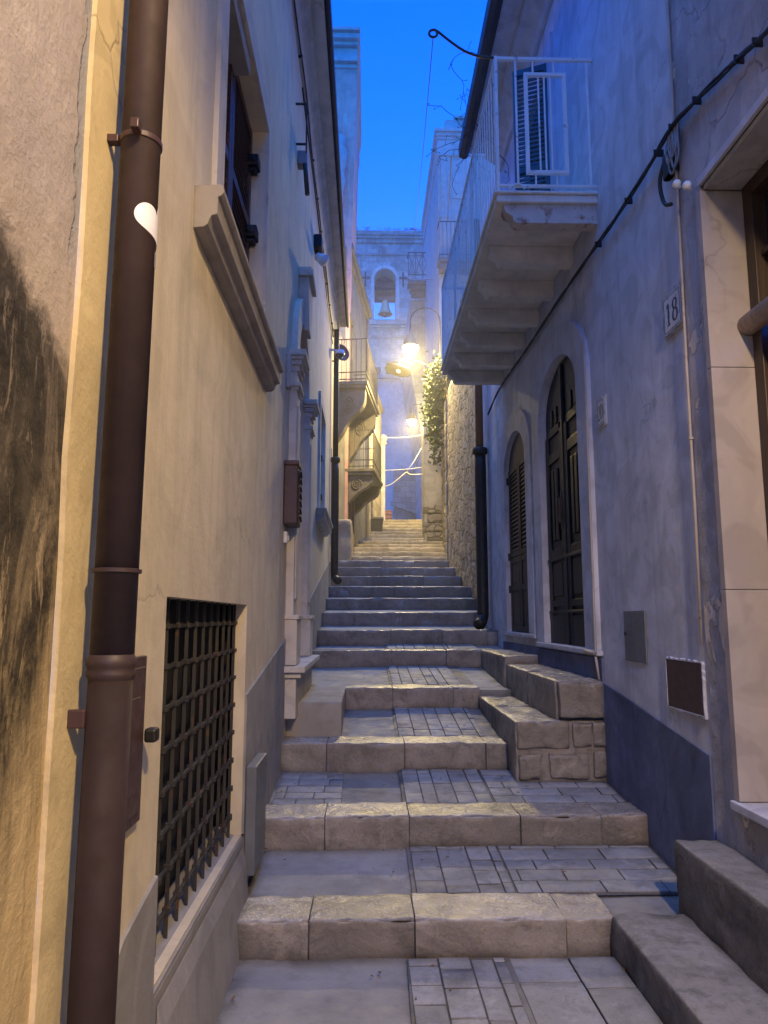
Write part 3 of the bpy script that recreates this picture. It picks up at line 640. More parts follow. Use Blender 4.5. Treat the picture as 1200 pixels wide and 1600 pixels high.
o = MB(fL); o.box(5.78,5.86,.0,.04,3.45,3.75); o = o.build('intercom_cover', M['pale'], None, .012); tag(o, 'pale narrow cover plate on the wall beside the portal capital', 'plate')
# flag holder and flood light under the eave
fh = thing('flag_holder', 'iron flag holder with a short hanging tube high on the cream wall', 'flag holder', (XL, 6.4, 5.9))
m_ = MB(fL); m_.bar((6.15,0,6.25),(6.15,.10,6.25),.016); m_.bar((6.25,0,5.92),(6.25,.09,5.92),.016); m_.tube([(6.17,.10,6.26),(6.2,.10,5.8)], .008, 6); m_.build('bracket', M['iron'], fh)
m_ = MB(fL); m_.tube([(6.42,.06,5.95),(6.38,.10,5.50)], .022, 10); m_.build('tube', M['iron'], fh, smooth=True)
m_ = MB(fL); m_.box(6.38,6.5,0,.09,5.82,5.95); m_.build('box', M['grey_p'], fh, .008)
fl = thing('floodlight', 'small pale floodlight with a dark junction box under the left eave', 'floodlight', (XL, 8.6, 5.8))
m_ = MB(fL); m_.box(8.5,8.75,0,.10,6.12,6.28); m_.build('junction_box', M['black'], fl, .01)
m_ = MB(fL); m_.tube([(8.5,.05,5.98),(8.45,.14,5.90)], [.05,.075], 12); m_.build('head', M['porcelain'], fl, smooth=True)
m_ = MB(fL); m_.tube([(8.65,.03,6.12),(8.55,.04,6.0),(8.5,.05,5.97)], .012, 6); m_.build('arm', M['iron'], fl)
m_ = MB(fL)
m_.tube([(s,.03+.006*math.sin(s*3),6.86+.015*math.sin(s*2.1)-.05*max(0,math.sin(s*.9))) for s in [2+.3*k for k in range(38)]], .008, 6)
m_.tube([(s,.025,6.72-.03*math.sin(s*1.3)-.10*max(0,(s-6)/6)) for s in [6.5+.3*k for k in range(23)]], .009, 6)
for k in range(14): m_.box(2.3+.8*k,2.315+.8*k,0,.042,6.85,6.875)
o = m_.build('eave_cable', M['cable'], smooth=True); tag(o, 'dark cables clipped along the cream wall just below its eave', 'cable')
dl = thing('downpipe', 'slim black downpipe at the far end of the cream wall, elbow on a step', 'downpipe', (XL+.09, 13.2, 2.2))
m_ = MB(); m_.tube(spline([(XL+.09,13.22,6.95),(XL+.09,13.22,6.5),(XL+.09,13.22,4.4)],3), .05, 18); m_.build('pipe', M['black'], dl, smooth=True)
m_ = MB(); m_.tube(spline([(XL+.09,13.22,4.45),(XL+.09,13.22,3.0),(XL+.09,13.22,2.40),(XL+.12,13.16,2.28),(XL+.17,13.02,2.24)],5), .068, 18); m_.lathe([(.07,-.04),(.085,-.03),(.085,.05),(.06,.06)], (XL+.09,13.22,4.45), 18); m_.build('boot', M['black'], dl, smooth=True)
dc = thing('dome_camera', 'white dome security camera above the slim black downpipe', 'camera', (XL+.1, 12.9, 6.3))
m_ = MB(); m_.lathe([(.0,.02),(.085,.02),(.09,-.03),(.085,-.05)], (XL+.16,12.95,6.42), 20); m_.tube([(XL,12.95,6.46),(XL+.16,12.95,6.44)], .02, 8); m_.build('mount', M['porcelain'], dc, smooth=True)
m_ = MB(); m_.lathe([(.08,-.05),(.07,-.09),(.045,-.12),(0,-.135)], (XL+.16,12.95,6.42), 20); m_.build('dome', M['glass'], dc, smooth=True)
sd = thing('satellite_dish', 'dark satellite dish seen edge on near the dome camera', 'satellite dish', (XL+.13, 14.0, 6.6))
m_ = MB(); m_.lathe([(0,0),(.09,.008),(.15,.025),(.18,.045),(.18,.05),(.145,.032),(.09,.014),(0,.006)], (XL+.13,14.0,6.78), 26, (.55,-.8,.15)); m_.build('reflector', M['brown_d'], sd, smooth=True)
m_ = MB(); m_.tube([(XL-.4,14.05,6.6),(XL+.1,14.05,6.65),(XL+.13,14.0,6.78)], .018, 8); m_.tube([(XL+.13,13.95,6.62),(XL+.26,13.75,6.72)], .008, 6); m_.build('arm', M['iron'], sd)

# ------------------------------------------------------------------ blue-grey house (right)
H2 = thing('blue_grey_house', 'blue grey plastered house with black arched door, louvred door and long balcony', 'house', (XR, 7, 0))
DA = (5.88, 7.22, 1.36, 3.54, .43); DB = (7.90, 9.12, 1.43, 3.36, .42); BD = (6.45, 7.55, 4.84, 7.0)
mb = MB(fR)
wall(mb, 3.84, 10.9, -.1, 7.75, [(*DA,.075), (*DB,.075), (BD[0],BD[1],BD[2],BD[3],0,.12)])
mb.poly([(10.9,0,-.1),(10.9,0,7.75),(10.9,-6,7.75),(10.9,-6,-.1)])
mb.build('wall', M['blue'], H2)
mb = MB(fR); PR = [(3.86,.90),(5.0,1.055),(5.58,1.125)]
for (a, za), (b, zb) in zip(PR, PR[1:]):
    mb.poly([(a,.014,-.1),(b,.014,-.1),(b,.014,zb),(a,.014,za)]); mb.poly([(a,.014,za),(b,.014,zb),(b,0,zb),(a,0,za)])
mb.poly([(3.86,.014,-.1),(3.86,.014,.90),(3.86,0,.90),(3.86,0,-.1)])
mb.build('plinth', M['blue_plinth'], H2)
mb = MB(fR); mb.box(5.53,9.5,0,.02,.9,1.30); mb.build('base_course', M['blue_plinth'], H2, .004)
# black double door
def surround(D, w, rise_out, name_mat='blue_trim', zb=None):
    i = archpts(D[0],D[1],zb or D[2],D[3],D[4],20); o_ = archpts(D[0]-w,D[1]+w,zb or D[2],D[3]+.05,rise_out,20)
    return band(MB(fR), i, o_, 0, .035)
da = surround(DA, .30, .66).build('door', M['blue_trim'], H2, .006)
m_ = MB(fR); m_.prism([(a, b) for a, b in archpts(DA[0],DA[1],DA[2],DA[3],DA[4],20)], 1, -.075, -.045)
mid = (DA[0]+DA[1])/2
for s0, s1 in ((DA[0]+.03,mid-.03),(mid+.03,DA[1]-.03)):
    c = (s0+s1)/2
    for a, b in ((s0,s0+.10),(s1-.10,s1)): m_.box(a,b,-.045,-.025,DA[2]+.0,3.36)
    for z0, z1 in ((1.36,1.62),(1.70,1.76),(2.14,2.24),(3.08,3.18),(3.34,3.42)): m_.box(s0+.10,s1-.10,-.045,-.026,z0,z1)
    m_.box(s0+.14,s1-.14,-.045,-.03,1.80,2.10)
    for x in (c-.10, c+.02): m_.box(x,x+.075,-.045,-.02,2.32,3.0)
    for x in (c-.12, c+.04): m_.box(x,x+.07,-.045,-.03,3.44,3.60)
m_.box(mid-.03,mid+.03,-.045,-.015,DA[2],3.93)
m_.box(DA[0]+.03,DA[1]-.03,-.026,-.014,2.13,2.16); m_.box(DA[0]+.03,DA[1]-.03,-.026,-.014,1.64,1.665)
m_.build('leaf', M['door'], da, .005)
m_ = MB(fR); m_.tube([(mid+.09,-.02,2.45),(mid+.09,-.0,2.47),(mid+.09,-.0,2.68),(mid+.09,-.02,2.70)], .011, 8); m_.box(mid+.07,mid+.11,-.03,-.015,2.40,2.75); m_.build('handle', M['iron'], da)
m_ = MB(fR); m_.box(DA[0]-.34,DA[1]+.30,0,.05,1.315,1.358); m_.build('threshold', M['blue_trim'], da, .008)
# louvred brown door
db = surround(DB, .27, .62).build('door', M['blue_trim'], H2, .006)
mid = (DB[0]+DB[1])/2
for a, b in ((DB[0]+.01,mid-.004),(mid+.004,DB[1]-.01)):
    m_ = louvre_leaf(MB(fR), a, b, DB[2]+.01, 3.42, -.02, rails=(1.95,2.28,2.36), pitch=.05, solid=((1.43,2.3),)); m_.build('leaf', M['shutter'], db, .002)
m_ = MB(fR)
m_.prism(archpts(DB[0]+.01,DB[1]-.01,3.42,3.43,.34,16), 1, -.06, -.03); m_.build('fanlight', M['shutter'], db)
for s in (DB[0]+.005, DB[1]-.03):
    for z in (1.9, 2.3, 3.25): MB(fR).box(s,s+.03,-.02,.004,z,z+.09).build('hinge', M['black'], db)
bk = MB(fR); bk.poly([(DB[0],-.072,DB[2]),(DB[1],-.072,DB[2]),(DB[1],-.072,3.8),(DB[0],-.072,3.8)]); bk.build('dark_reveal', M['void'], db)
m_ = MB(fR); m_.box(DB[0]-.30,DB[1]+.27,0,.045,1.385,1.428); m_.build('threshold', M['blue_trim'], db, .008)
# hatches
def rim(s0, s1, z0, z1, w, seed):
    rnd = random.Random(seed); inn = []; out = []
    for (a, b, c, e) in ((s0,z0,s1,z0),(s1,z0,s1,z1),(s1,z1,s0,z1),(s0,z1,s0,z0)):
        n = max(6, int(math.hypot(c-a, e-b)/.018))
        for k in range(n):
            t = k/n; x, z = a+(c-a)*t, b+(e-b)*t; nx_, nz_ = (x-(s0+s1)/2)/((s1-s0)/2), (z-(z0+z1)/2)/((z1-z0)/2)
            m = max(abs(nx_), abs(nz_)); g = rnd.random()**2*w
            inn.append((x-nx_/m*.003, z-nz_/m*.003)); out.append((x+nx_/m*(.002+g), z+nz_/m*(.002+g)))
    inn.append(inn[0]); out.append(out[0])
    return band(MB(fR), inn, out, 0, .0165)
m_ = MB(fR); m_.box(4.66,5.04,.001,.012,1.315,1.645); m_.build('grey_hatch', M['grey'], H2, .004); 
m_ = MB(fR); m_.box(4.99,5.015,.012,.022,1.48,1.505); m_.build('hatch_knob', M['black'], H2)
m_ = MB(fR); m_.box(3.885,4.35,.001,.014,1.09,1.365); hb = m_.build('brown_hatch', M['brown_d'], H2, .004)
rim(3.885, 4.35, 1.09, 1.365, .010, 2).build('broken_plaster_rim', M['blue_trim'], hb)
# balcony door
bd = MB(fR); band(bd, [(BD[0],BD[2]),(BD[0],BD[3]),(BD[1],BD[3]),(BD[1],BD[2])], [(BD[0]-.16,BD[2]),(BD[0]-.16,BD[3]+.16),(BD[1]+.16,BD[3]+.16),(BD[1]+.16,BD[2])], 0, .03)
bd = bd.build('balcony_door', M['blue_trim'], H2, .004)
mid = (BD[0]+BD[1])/2
louvre_leaf(MB(fR), mid, BD[1]-.01, BD[2]+.02, BD[3]-.02, -.03, rails=(5.9,)).build('shutter', M['shutter_b'], bd)
def fOpen(s, d, z): # near leaf stands open, out from its jamb
    return (XR - .02 - (s)*.62, BD[0]+.02 - d + s*.25, z)
louvre_leaf(MB(fOpen), 0, .5, BD[2]+.02, BD[3]-.02, .0, rails=(5.9,)).build('shutter', M['shutter_b'], bd)
bk = MB(fR); bk.poly([(BD[0],-.11,BD[2]),(BD[1],-.11,BD[2]),(BD[1],-.11,BD[3]),(BD[0],-.11,BD[3])]); bk.build('pane', M['glass'], bd)
# balcony
BX, B0, B1 = .99, 5.22, 9.30
ba = MB(); ba.box(BX,XR,B0,B1,4.755,4.815); ba.box(BX-.02,XR,B0-.02,B1+.02,4.817,4.84); ba = ba.build('balcony', M['slab'], H2, .008)
n = 7
for k in range(n):
    y = B0+.03 + (B1-B0-.22)*k/(n-1)
    m_ = MB(); prof = [(XR-.001,4.60),(BX+.16,4.60),(BX+.13,4.625),(BX+.13,4.65),(BX+.10,4.67),(BX+.07,4.69),(BX+.06,4.72),(BX+.06,4.753),(XR-.001,4.753)]
    m_.prism([(x, z) for x, z in prof], 1, y, y+.12); m_.build('bracket', M['rusty'] if k == 0 else M['slab'], ba, .003)
rl = MB(); RX = BX+.015; ZB, ZT = 4.885, 5.965
for z, w in ((ZB,.022),(ZT,.026)):
    rl.box(RX-w/2,RX+w/2,B0,B1,z-w/2,z+w/2); rl.box(RX,XR,B0-w/2,B0+w/2,z-w/2,z+w/2); rl.box(RX,XR,B1-w/2,B1+w/2,z-w/2,z+w/2)
k = 0; y = B0+.10
while y < B1-.05:
    rl.box(RX-.0055,RX+.0055,y-.0055,y+.0055,ZB,ZT); y += .115
for y in (B0, B1):
    rl.box(RX-.012,RX+.012,y-.012,y+.012,4.84,ZT+.02)
for y in (B0+1.36, B0+2.72): rl.box(RX-.011,RX+.011,y-.011,y+.011,4.84,ZT)
for x in (BX+.17, XR-.045): rl.box(x-.008,x+.008,B0-.008,B0+.008,ZB,ZT)
for x in (BX+.17+.11, BX+.3, BX+.45, XR-.05):
    rl.box(x-.007,x+.007,B1-.007,B1+.007,ZB,ZT)
rl.build('railing', M['white'], ba, .003)
pn = MB(); X0, X1, Z0, Z1 = BX+.235, BX+.565, ZB+.10, ZT-.12
pn.box(X0,X1,B0-.014,B0+.014,Z0,Z0+.028); pn.box(X0,X1,B0-.014,B0+.014,Z1-.028,Z1); pn.box(X0,X0+.028,B0-.0135,B0+.0135,Z0+.028,Z1-.028); pn.box(X1-.028,X1,B0-.0135,B0+.0135,Z0+.028,Z1-.028)
for f in (.34,.48,.62): x = X0+(X1-X0)*f; pn.box(x-.006,x+.006,B0-.006,B0+.006,Z0+.028,Z1-.028)
for f in (.22,.72):
    x = X0+(X1-X0)*f; pn.box(x-.006,x+.006,B0-.006,B0+.006,Z1,ZT-.013); pn.box(x-.006,x+.006,B0-.006,B0+.006,ZB+.011,Z0)
pn.build('rail_panel', M['white'], ba, .002)
m_ = MB(); m_.tube(spline([(BX+.10,B0-.01,4.855),(BX+.16,B0-.02,4.89),(BX+.22,B0-.01,4.855)],4), .009, 6); m_.build('hook', M['white'], ba)
# eave of the right house
ev = MB(fR); ev.box(0,9.0,-.3,.42,7.72,7.80); ev.prism([(0,7.45),(.04,7.45),(.06,7.52),(.16,7.60),(.22,7.62),(.22,7.718),(0,7.718)], 0, 0, 8.98); ev = ev.build('eave', M['blue_trim'], H2, .004)
gt = MB(fR); gt.prism([(.422,7.82),(.422,7.70),(.45,7.66),(.50,7.65),(.55,7.68),(.56,7.80),(.54,7.80),(.53,7.70),(.495,7.675),(.46,7.685),(.445,7.72),(.445,7.82)], 0, 0, 9.02); gt.build('gutter', M['lead'], ev)
rf = MB(fR); rf.poly([(0,.46,7.83),(9.0,.46,7.83),(9.0,-4,9.6),(0,-4,9.6)]); rf.build('roof', M['tiles_r'], H2)

# number plates -----------------------------------------------------------
def stroke(mb, pts, w, d):
    P = [Vector((p[0], p[1])) for p in pts]; W = w if isinstance(w, (list, tuple)) else [w]*len(P); L = []; Rr = []
    for i, p in enumerate(P):
        t = (P[min(i+1,len(P)-1)]-P[max(i-1,0)]).normalized(); nn = Vector((-t.y, t.x))*W[i]/2
        L.append(p+nn); Rr.append(p-nn)
    for i in range(len(P)-1):
        mb.poly([(*L[i].to_tuple(),)[0:1]+(d,)+(L[i].y,), (L[i+1].x,d,L[i+1].y), (Rr[i+1].x,d,Rr[i+1].y), (Rr[i].x,d,Rr[i].y)])
def digit(mb, ch, ox, oz, h, d, flip):
    """ox centre; drawn in a unit box .6 x 1; flip because s runs right to left seen from the alley"""
    f = -1 if flip else 1
    def T(p): return (ox + f*p[0]*h, oz + p[1]*h)
    if ch == '1':
        stroke(mb, [T((0,.04)),T((0,.96))], .15*h, d); stroke(mb, [T((-.02,.93)),T((-.18,.80))], .07*h, d+.0003); stroke(mb, [T((-.16,.03)),T((.16,.03))], .06*h, d+.0003)
    elif ch == '8':
        for cz, rx, rz in ((.73,.17,.21),(.27,.21,.245)):
            pts = [T((rx*math.cos(a), cz+rz*math.sin(a))) for a in [2*math.pi*k/24 for k in range(25)]]
            stroke(mb, pts, [(.055+.09*abs(math.cos(2*math.pi*k/24)))*h for k in range(25)], d + (.0003 if cz > .5 else 0))
    elif ch == '0':
        pts = [T((.2*math.cos(a), .5+.46*math.sin(a))) for a in [2*math.pi*k/28 for k in range(29)]]
        stroke(mb, pts, [(.05+.10*abs(math.cos(2*math.pi*k/28)))*h for k in range(29)], d)
    elif ch == '2':
        pts = [T(p) for p in [(-.18,.72),(-.15,.87),(0,.95),(.15,.88),(.19,.72),(.12,.52),(-.04,.3),(-.2,.06)]]
        stroke(mb, pts, [.1*h,.07*h,.06*h,.1*h,.13*h,.12*h,.09*h,.06*h], d); stroke(mb, [T((-.2,.04)),T((.2,.05))], .1*h, d+.0003)
def plate(text, s0, s1, z0, z1, hgt, label, chip):
    t = thing('number_plate', label, 'house number', (XR, (s0+s1)/2, z0))
    m_ = MB(fR); m_.box(s0-.02,s1+.02,.0,.008,z0-.02,z1+.02); m_.build('mortar_bed', M['blue_trim'], t, .006)
    m_ = MB(fR); m_.box(s0,s1,.0085,.018,z0,z1); m_.build('tile', M['tile'], t, .003)
    m_ = MB(fR); w = (s1-s0)
    for k, ch in enumerate(text): digit(m_, ch, s1 - w*(.30+.38*k), (z0+z1)/2-hgt/2, hgt, .0192, True)
    b = .004
    m_.build('numeral', M['ink'], t)
    m_ = MB(fR)
    for a in ((s0+.008,s0+.008+b,z0+.01,z1-.01),(s1-.008-b,s1-.008,z0+.01,z1-.01),(s0+.012,s1-.012,z0+.008,z0+.008+b),(s0+.012,s1-.012,z1-.008-b,z1-.008)): m_.box(a[0],a[1],.018,.0188,a[2],a[3])
    m_.build('border', M['ink'], t)
    r_ = rim(s0, s1, z0, z1, .022, chip); r_.build('broken_plaster_rim', M['pale'], t)
plate('18', 3.87, 4.10, 3.235, 3.455, .14, 'chipped ceramic house number tile reading 18 on the blue grey wall', 4)
plate('20', 5.24, 5.40, 3.03, 3.22, .12, 'small ceramic house number tile reading 20 beside the black arched door', 8)

# pipes, cables on the right wall
cd = thing('conduit', 'old pale conduit running down the blue grey wall beside the limestone doorway', 'conduit', (XR-.02, 3.86, 1.45))
m_ = MB(fR); m_.tube([(3.80,.015,7.6),(3.81,.016,5.0),(3.835,.015,3.7),(3.84,.018,3.0),(3.85,.015,2.2),(3.865,.016,1.46)], .0085, 8); m_.build('pipe', M['pvc'], cd, smooth=True)
for z in (2.55, 4.3, 6.0): MB().lathe([(.008,0),(.014,.004),(.014,.016),(.008,.02)], (XR-.016,3.845,z), 10).build('clip', M['pvc'], cd)
cd = thing('conduit', 'thin beige pipe standing in for the highlighted edge of the black arched door, down to its threshold', 'conduit', (XR-.05, 5.56, 1.3))
m_ = MB(fR); m_.tube(spline([(5.555,.05,3.88),(5.557,.05,3.3),(5.56,.05,2.2),(5.565,.05,1.42),(5.565,.05,1.34)],4), .009, 8); m_.tube(spline([(5.57,.05,1.34),(5.62,.055,1.335),(5.8,.06,1.34)],4), .018, 8); m_.tube([(5.57,.05,1.31),(5.57,.03,1.14)], .010, 6); m_.build('pipe', M['pvc'], cd, smooth=True)  # upright run stands in for the highlighted edge of the door surround
cb = thing('cable_bundle', 'thick bundle of black cables sagging along the right wall under the balcony', 'cable', (XR-.03, 5, 4))
pa = spline([(1.6,.035,3.98),(2.3,.035,4.03),(2.81,.035,4.12),(3.08,.035,4.195),(3.51,.035,4.31),(3.79,.045,4.355),(4.18,.04,4.345),(4.77,.035,4.365),(5.45,.035,4.405),(6.33,.035,4.45),(7.54,.035,4.485),(9.25,.035,4.56),(10.2,.035,4.48)], 8)
m_ = MB(fR); rnd = random.Random(5)
for q in range(5):
    ph = rnd.uniform(0, 6); m_.tube([(p[0], p[1]+.007*math.cos(ph+p[0]*5), p[2]+.010*math.sin(ph+p[0]*5)+rnd.uniform(-.002,.002)) for p in pa], .0065, 6)
m_.build('cable', M['cable'], cb, smooth=True)
for k in range(9):
    p = pa[7*k+3+k%3]; MB(fR).box(p[0]-.004,p[0]+.004,0,p[1]+.016,p[2]-.020,p[2]+.024).build('clip', M['black'], cb)
jb = thing('cable_junction', 'tangle of looped grey and black wires at the wall corner above the limestone doorway', 'cable', (XR-.03, 3.8, 4.0))
m_ = MB(fR); rnd = random.Random(9)
for q in range(5):
    s = 3.72+rnd.uniform(-.03,.12); z = 4.38; L = rnd.uniform(.2,.42)
    m_.tube(spline([(s,.03,z),(s+.04,.05,z-L*.5),(s+.01,.055,z-L),(s-.05,.05,z-L*.85),(s-.03,.04,z-L*.3),(s+rnd.uniform(-.05,.05),.03,z)],6), .006, 6)
m_.build('wire', M['cable_g'], jb, smooth=True)
m_ = MB(fR); m_.rough(3.80,3.93,.0,.06,4.10,4.26,3,.03,.02,.008); m_.tube(spline([(3.9,.04,4.25),(3.95,.06,4.12),(3.93,.05,3.98),(3.86,.04,3.93)],5), .012, 6); m_.build('box', M['cable'], jb, smooth=True)
for (s, z, n_) in ((3.76,3.97,'insulator'),(3.64,3.885,'insulator')):
    m_ = MB(); m_.lathe([(0,0),(.012,0),(.013,.012),(.024,.02),(.025,.04),(.018,.043),(.016,.05),(0,.052)], (XR-.03,s,z), 14, (-.75,-.35,.5)); o = m_.build(n_, M['porcelain'], smooth=True)
    tag(o, 'white porcelain insulator just above the corner of the limestone doorway' if z < 3.9 else 'upper white porcelain insulator among the looped wires', 'insulator', 'porcelain insulators')
dr = thing('downpipe', 'downpipe with fat black iron boot below and copper brown pipe above, by the rubble wall', 'downpipe', (XR-.12, 10.5, 1.4))
m_ = MB(); m_.tube(spline([(XR-.12,10.45,4.0),(XR-.12,10.45,2.6),(XR-.12,10.45,1.75),(XR-.14,10.42,1.58),(XR-.20,10.33,1.49)],5), .082, 18); m_.lathe([(.085,0),(.11,.01),(.11,.09),(.08,.1)], (XR-.12,10.45,3.95), 18); m_.build('boot', M['black'], dr, smooth=True)
m_ = MB(); m_.tube([(XR-.12,10.45,4.0),(XR-.12,10.45,7.6)], .055, 16); m_.build('pipe', M['orange'], dr, smooth=True)
dg = thing('downpipe', 'thin grey plastic pipe with black boot against the rubble wall', 'downpipe', (XR-.05, 11.0, 1.6))
m_ = MB(); m_.tube([(XR-.06,10.98,1.7),(XR-.06,10.98,3.95)], .06, 14); m_.build('boot', M['black'], dg, smooth=True)
m_ = MB(); m_.tube([(XR-.06,10.98,3.95),(XR-.06,10.98,6.4)], .042, 14); m_.build('pipe', M['grey_p'], dg, smooth=True)

# ------------------------------------------------------------------ near right house with limestone doorway
H3 = thing('flaking_house', 'house with flaking grey plaster and a deep limestone doorway, nearest on the right', 'house', (XR, 1.5, 0))
DD = (1.9, 3.585, .70, 3.86)
mb = MB(fR); wall(mb, -6, 3.84, -.1, 9, [(DD[0],DD[1],DD[2],DD[3],0,.30)], d=.004); mb.build('wall', M['old_r'], H3)
m_ = MB(fR)
m_.box(DD[0]-.1,DD[1]-.004,-.34,.022,DD[3]+.0,DD[3]+.045)
m_.build('lintel', M['blue_trim'], H3, .004)
m_ = MB(fR); m_.box(DD[0],DD[1]-.032,-.198,.0,DD[3]-.03,DD[3]-.002); m_.build('soffit', M['pale'], H3, .003)
m_ = MB(fR); zj = [.745,1.735,2.86,3.86]
for a, b in zip(zj, zj[1:]): m_.box(DD[1]-.03,DD[1]+.02,-.24,.022,a+.0012,b-.0012-(.031 if b > 3.8 else 0))
m_.build('jamb', M['jamb'], H3, .003)
m_ = MB(fR); m_.box(DD[0],DD[1]+.03,-.30,.04,.70,.742); m_.build('sill', M['blue_trim'], H3, .005)
dn = MB(fR); 
dn.box(DD[1]-.115,DD[1]-.032,-.30,-.20,.745,3.855); dn.box(DD[0],DD[1]-.116,-.30,-.20,3.76,3.855)
for z in (1.2, 1.9, 2.5): dn.box(DD[0],DD[1]-.116,-.29,-.22,z,z+.1)
dn.box(DD[1]-.3,DD[1]-.22,-.285,-.215,.745,3.0); dn.box(DD[0],DD[1]-.116,-.295,-.26,.745,3.02)
dn.box(2.9,2.94,-.28,-.23,3.14,3.76); dn.box(DD[0],DD[1]-.116,-.279,-.231,3.42,3.45)
dn = dn.build('door', M['wood'], H3, .004)
m_ = MB(fR); m_.tube([(DD[0],-.18,3.08),(DD[1]-.034,-.18,3.08)], .055, 20); m_.build('transom', M['wood_pale'], dn, smooth=True)
m_ = MB(fR); m_.poly([(DD[0],-.272,3.1),(DD[1]-.11,-.272,3.1),(DD[1]-.11,-.272,3.8),(DD[0],-.272,3.8)]); m_.build('pane', M['glass'], dn)
m_ = MB(); m_.rough(1.19,1.56,1.2,3.80,-.1,.178,21,.045,.02,.016); o = m_.build('doorstep', M['stone_d'], smooth=True); tag(o, 'lower dark stone doorstep at bottom right, flush with the street', 'doorstep', 'doorsteps of the limestone doorway')
m_ = MB(); m_.rough(1.545,1.90,1.2,3.86,.0,.50,22,.045,.02,.016); o = m_.build('doorstep', M['stone_d'], smooth=True); tag(o, 'upper dark stone doorstep below the limestone doorway', 'doorstep', 'doorsteps of the limestone doorway')

# stoop of no. 20
so = thing('stone_stoop', 'two tiered limestone stoop along the wall below the arched doors', 'stoop', (1.4, 7.2, .4))
m_ = MB()
for k, (y0, y1) in enumerate(((5.55,6.5),(6.505,7.42))): m_.rough(1.095,1.77,y0,y1,.30,.845,30+k,.045,.016,.012)
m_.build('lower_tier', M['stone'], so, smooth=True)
m_ = MB()
for k, (y0, y1, x0, zt) in enumerate(((5.60,6.55,1.41,1.135),(6.555,7.55,1.415,1.135),(7.555,9.12,1.40,1.215))): m_.rough(x0,1.77,y0,y1,.82,zt,40+k,.045,.016,.012)
m_.build('upper_tier', M['stone'], so, smooth=True)
m_ = MB()
for k, (x0, x1, z0, z1) in enumerate(((1.12,1.28,.43,.61),(1.34,1.63,.44,.62),(1.67,1.765,.45,.63),(1.11,1.49,.65,.845),(1.52,1.66,.66,.84),(1.67,1.765,.66,.83),(1.43,1.76,.87,1.13))): m_.rough(x0,x1,5.532,5.66,z0,z1,50+k,.03,.012,.012,True)
m_.build('face_stone', M['stone'], so, smooth=True)

# ------------------------------------------------------------------ upper right: rubble wall, garden wall with ivy, pier
def fRb(s, d, z): return (1.83-d, s, z)
H4 = thing('rubble_house', 'stone house with rough rubble wall beyond the blue grey house', 'house', (1.83, 13.5, 2.4))
m_ = MB(fRb); NX, NZ = 60, 50
G = [[m_.P((10.9+5.6*a/NX, .0+.03*noise.noise(Vector((a*.35,b*.45,5)))+.015*noise.noise(Vector((a*1.1,b*1.1,9))), .5+6.1*b/NZ)) for b in range(NZ+1)] for a in range(NX+1)]
for a in range(NX):
    for b in range(NZ): m_.f.append([G[a][b],G[a+1][b],G[a+1][b+1],G[a][b+1]])
m_.build('wall', M['rub'], H4, smooth=True)
m_ = MB()
for k in range(22): m_.rough(1.795,1.80+.30*(1 if k%2 else .6),16.30,16.56+.0*k,.6+.27*k,.865+.27*k,60+k,.08,.02,.012,True)
m_.build('quoin', M['stone_far'], H4, smooth=True)
m_ = MB(); m_.box(1.86,6,10.95,16.5,6.62,6.8); m_.build('coping', M['stone_far'], H4, .02)
gw = thing('garden_wall', 'tall rough stone wall lit gold by the lamps, ivy hanging over it', 'wall', (2.1, 19, 3.4))
m_ = MB(f3); NX, NZ = 60, 50
G = [[m_.P((16.5+5.7*a/NX, .06*noise.noise(Vector((a*.4,b*.5,15)))+.03*noise.noise(Vector((a*1.3,b*1.2,9))), 1+6.3*b/NZ)) for b in range(NZ+1)] for a in range(NX+1)]
for a in range(NX):
    for b in range(NZ): m_.f.append([G[a][b],G[a+1][b],G[a+1][b+1],G[a][b+1]])
m_.build('stonework', M['rub_w'], gw, smooth=True)
m_ = MB(f3); m_.box(16.5,22.2,-1.2,.05,7.28,7.36); m_.build('coping', M['stone_far'], gw, .02)
pi_ = thing('stone_pier', 'plain plastered pier jutting into the alley beside the upper steps', 'pier', (2.0, 22, 3.9))
m_ = MB(); m_.box(1.75,2.6,22.0,22.9,3.2,7.9); m_.build('shaft', M['block'], pi_, .03)
m_ = MB(); 
for k in range(5): m_.rough(1.72+.1*(k%2),2.34,21.93,22.3,3.6+.28*k,3.86+.28*k,70+k,.08,.03,.02,True)
m_.build('footing', M['rub'], pi_, smooth=True)
# ivy
iv = MB(); rnd = random.Random(21); stems = MB()
for q in range(26):
    s = rnd.uniform(16.6,19.4); z = 7.25 + rnd.uniform(-.2,.45); L = rnd.uniform(.5,1.7)*(1.1 if s < 18 else .8); d = .12; pts = []
    for k in range(12):
        t = k/11; pts.append((s+.25*noise.noise(Vector((q,t*2,0))), d+.18*math.sin(t*2.6)+.1*noise.noise(Vector((q,t*3,4))), z+.35*math.sin(t*3)*(1-t)-L*t))
    stems.tube([p for p in pts], .008, 5)
    for p in pts:
        for k in range(15):
            c = Vector(f3(p[0]+rnd.gauss(0,.12), p[1]+rnd.gauss(.04,.09), p[2]+rnd.gauss(0,.12))); l = rnd.uniform(.03,.06)
            u = Vector((rnd.gauss(0,1),rnd.gauss(0,1),rnd.gauss(-.6,.7))).normalized(); w = u.cross(Vector((rnd.gauss(0,1),rnd.gauss(0,1),rnd.gauss(0,1)))).normalized(); nn = u.cross(w)*.25
            iv.poly([tuple(c-u*l), tuple(c+w*l*.7+nn*l), tuple(c+u*l), tuple(c-w*l*.7+nn*l)])
ivy = thing('ivy_plant', 'ivy spilling down the rough wall below the lit street lamp', 'ivy', f3(17.8,0,7.3))
iv.build('leaves', M['leaf'], ivy); stems.build('stem', M['twig'], ivy)
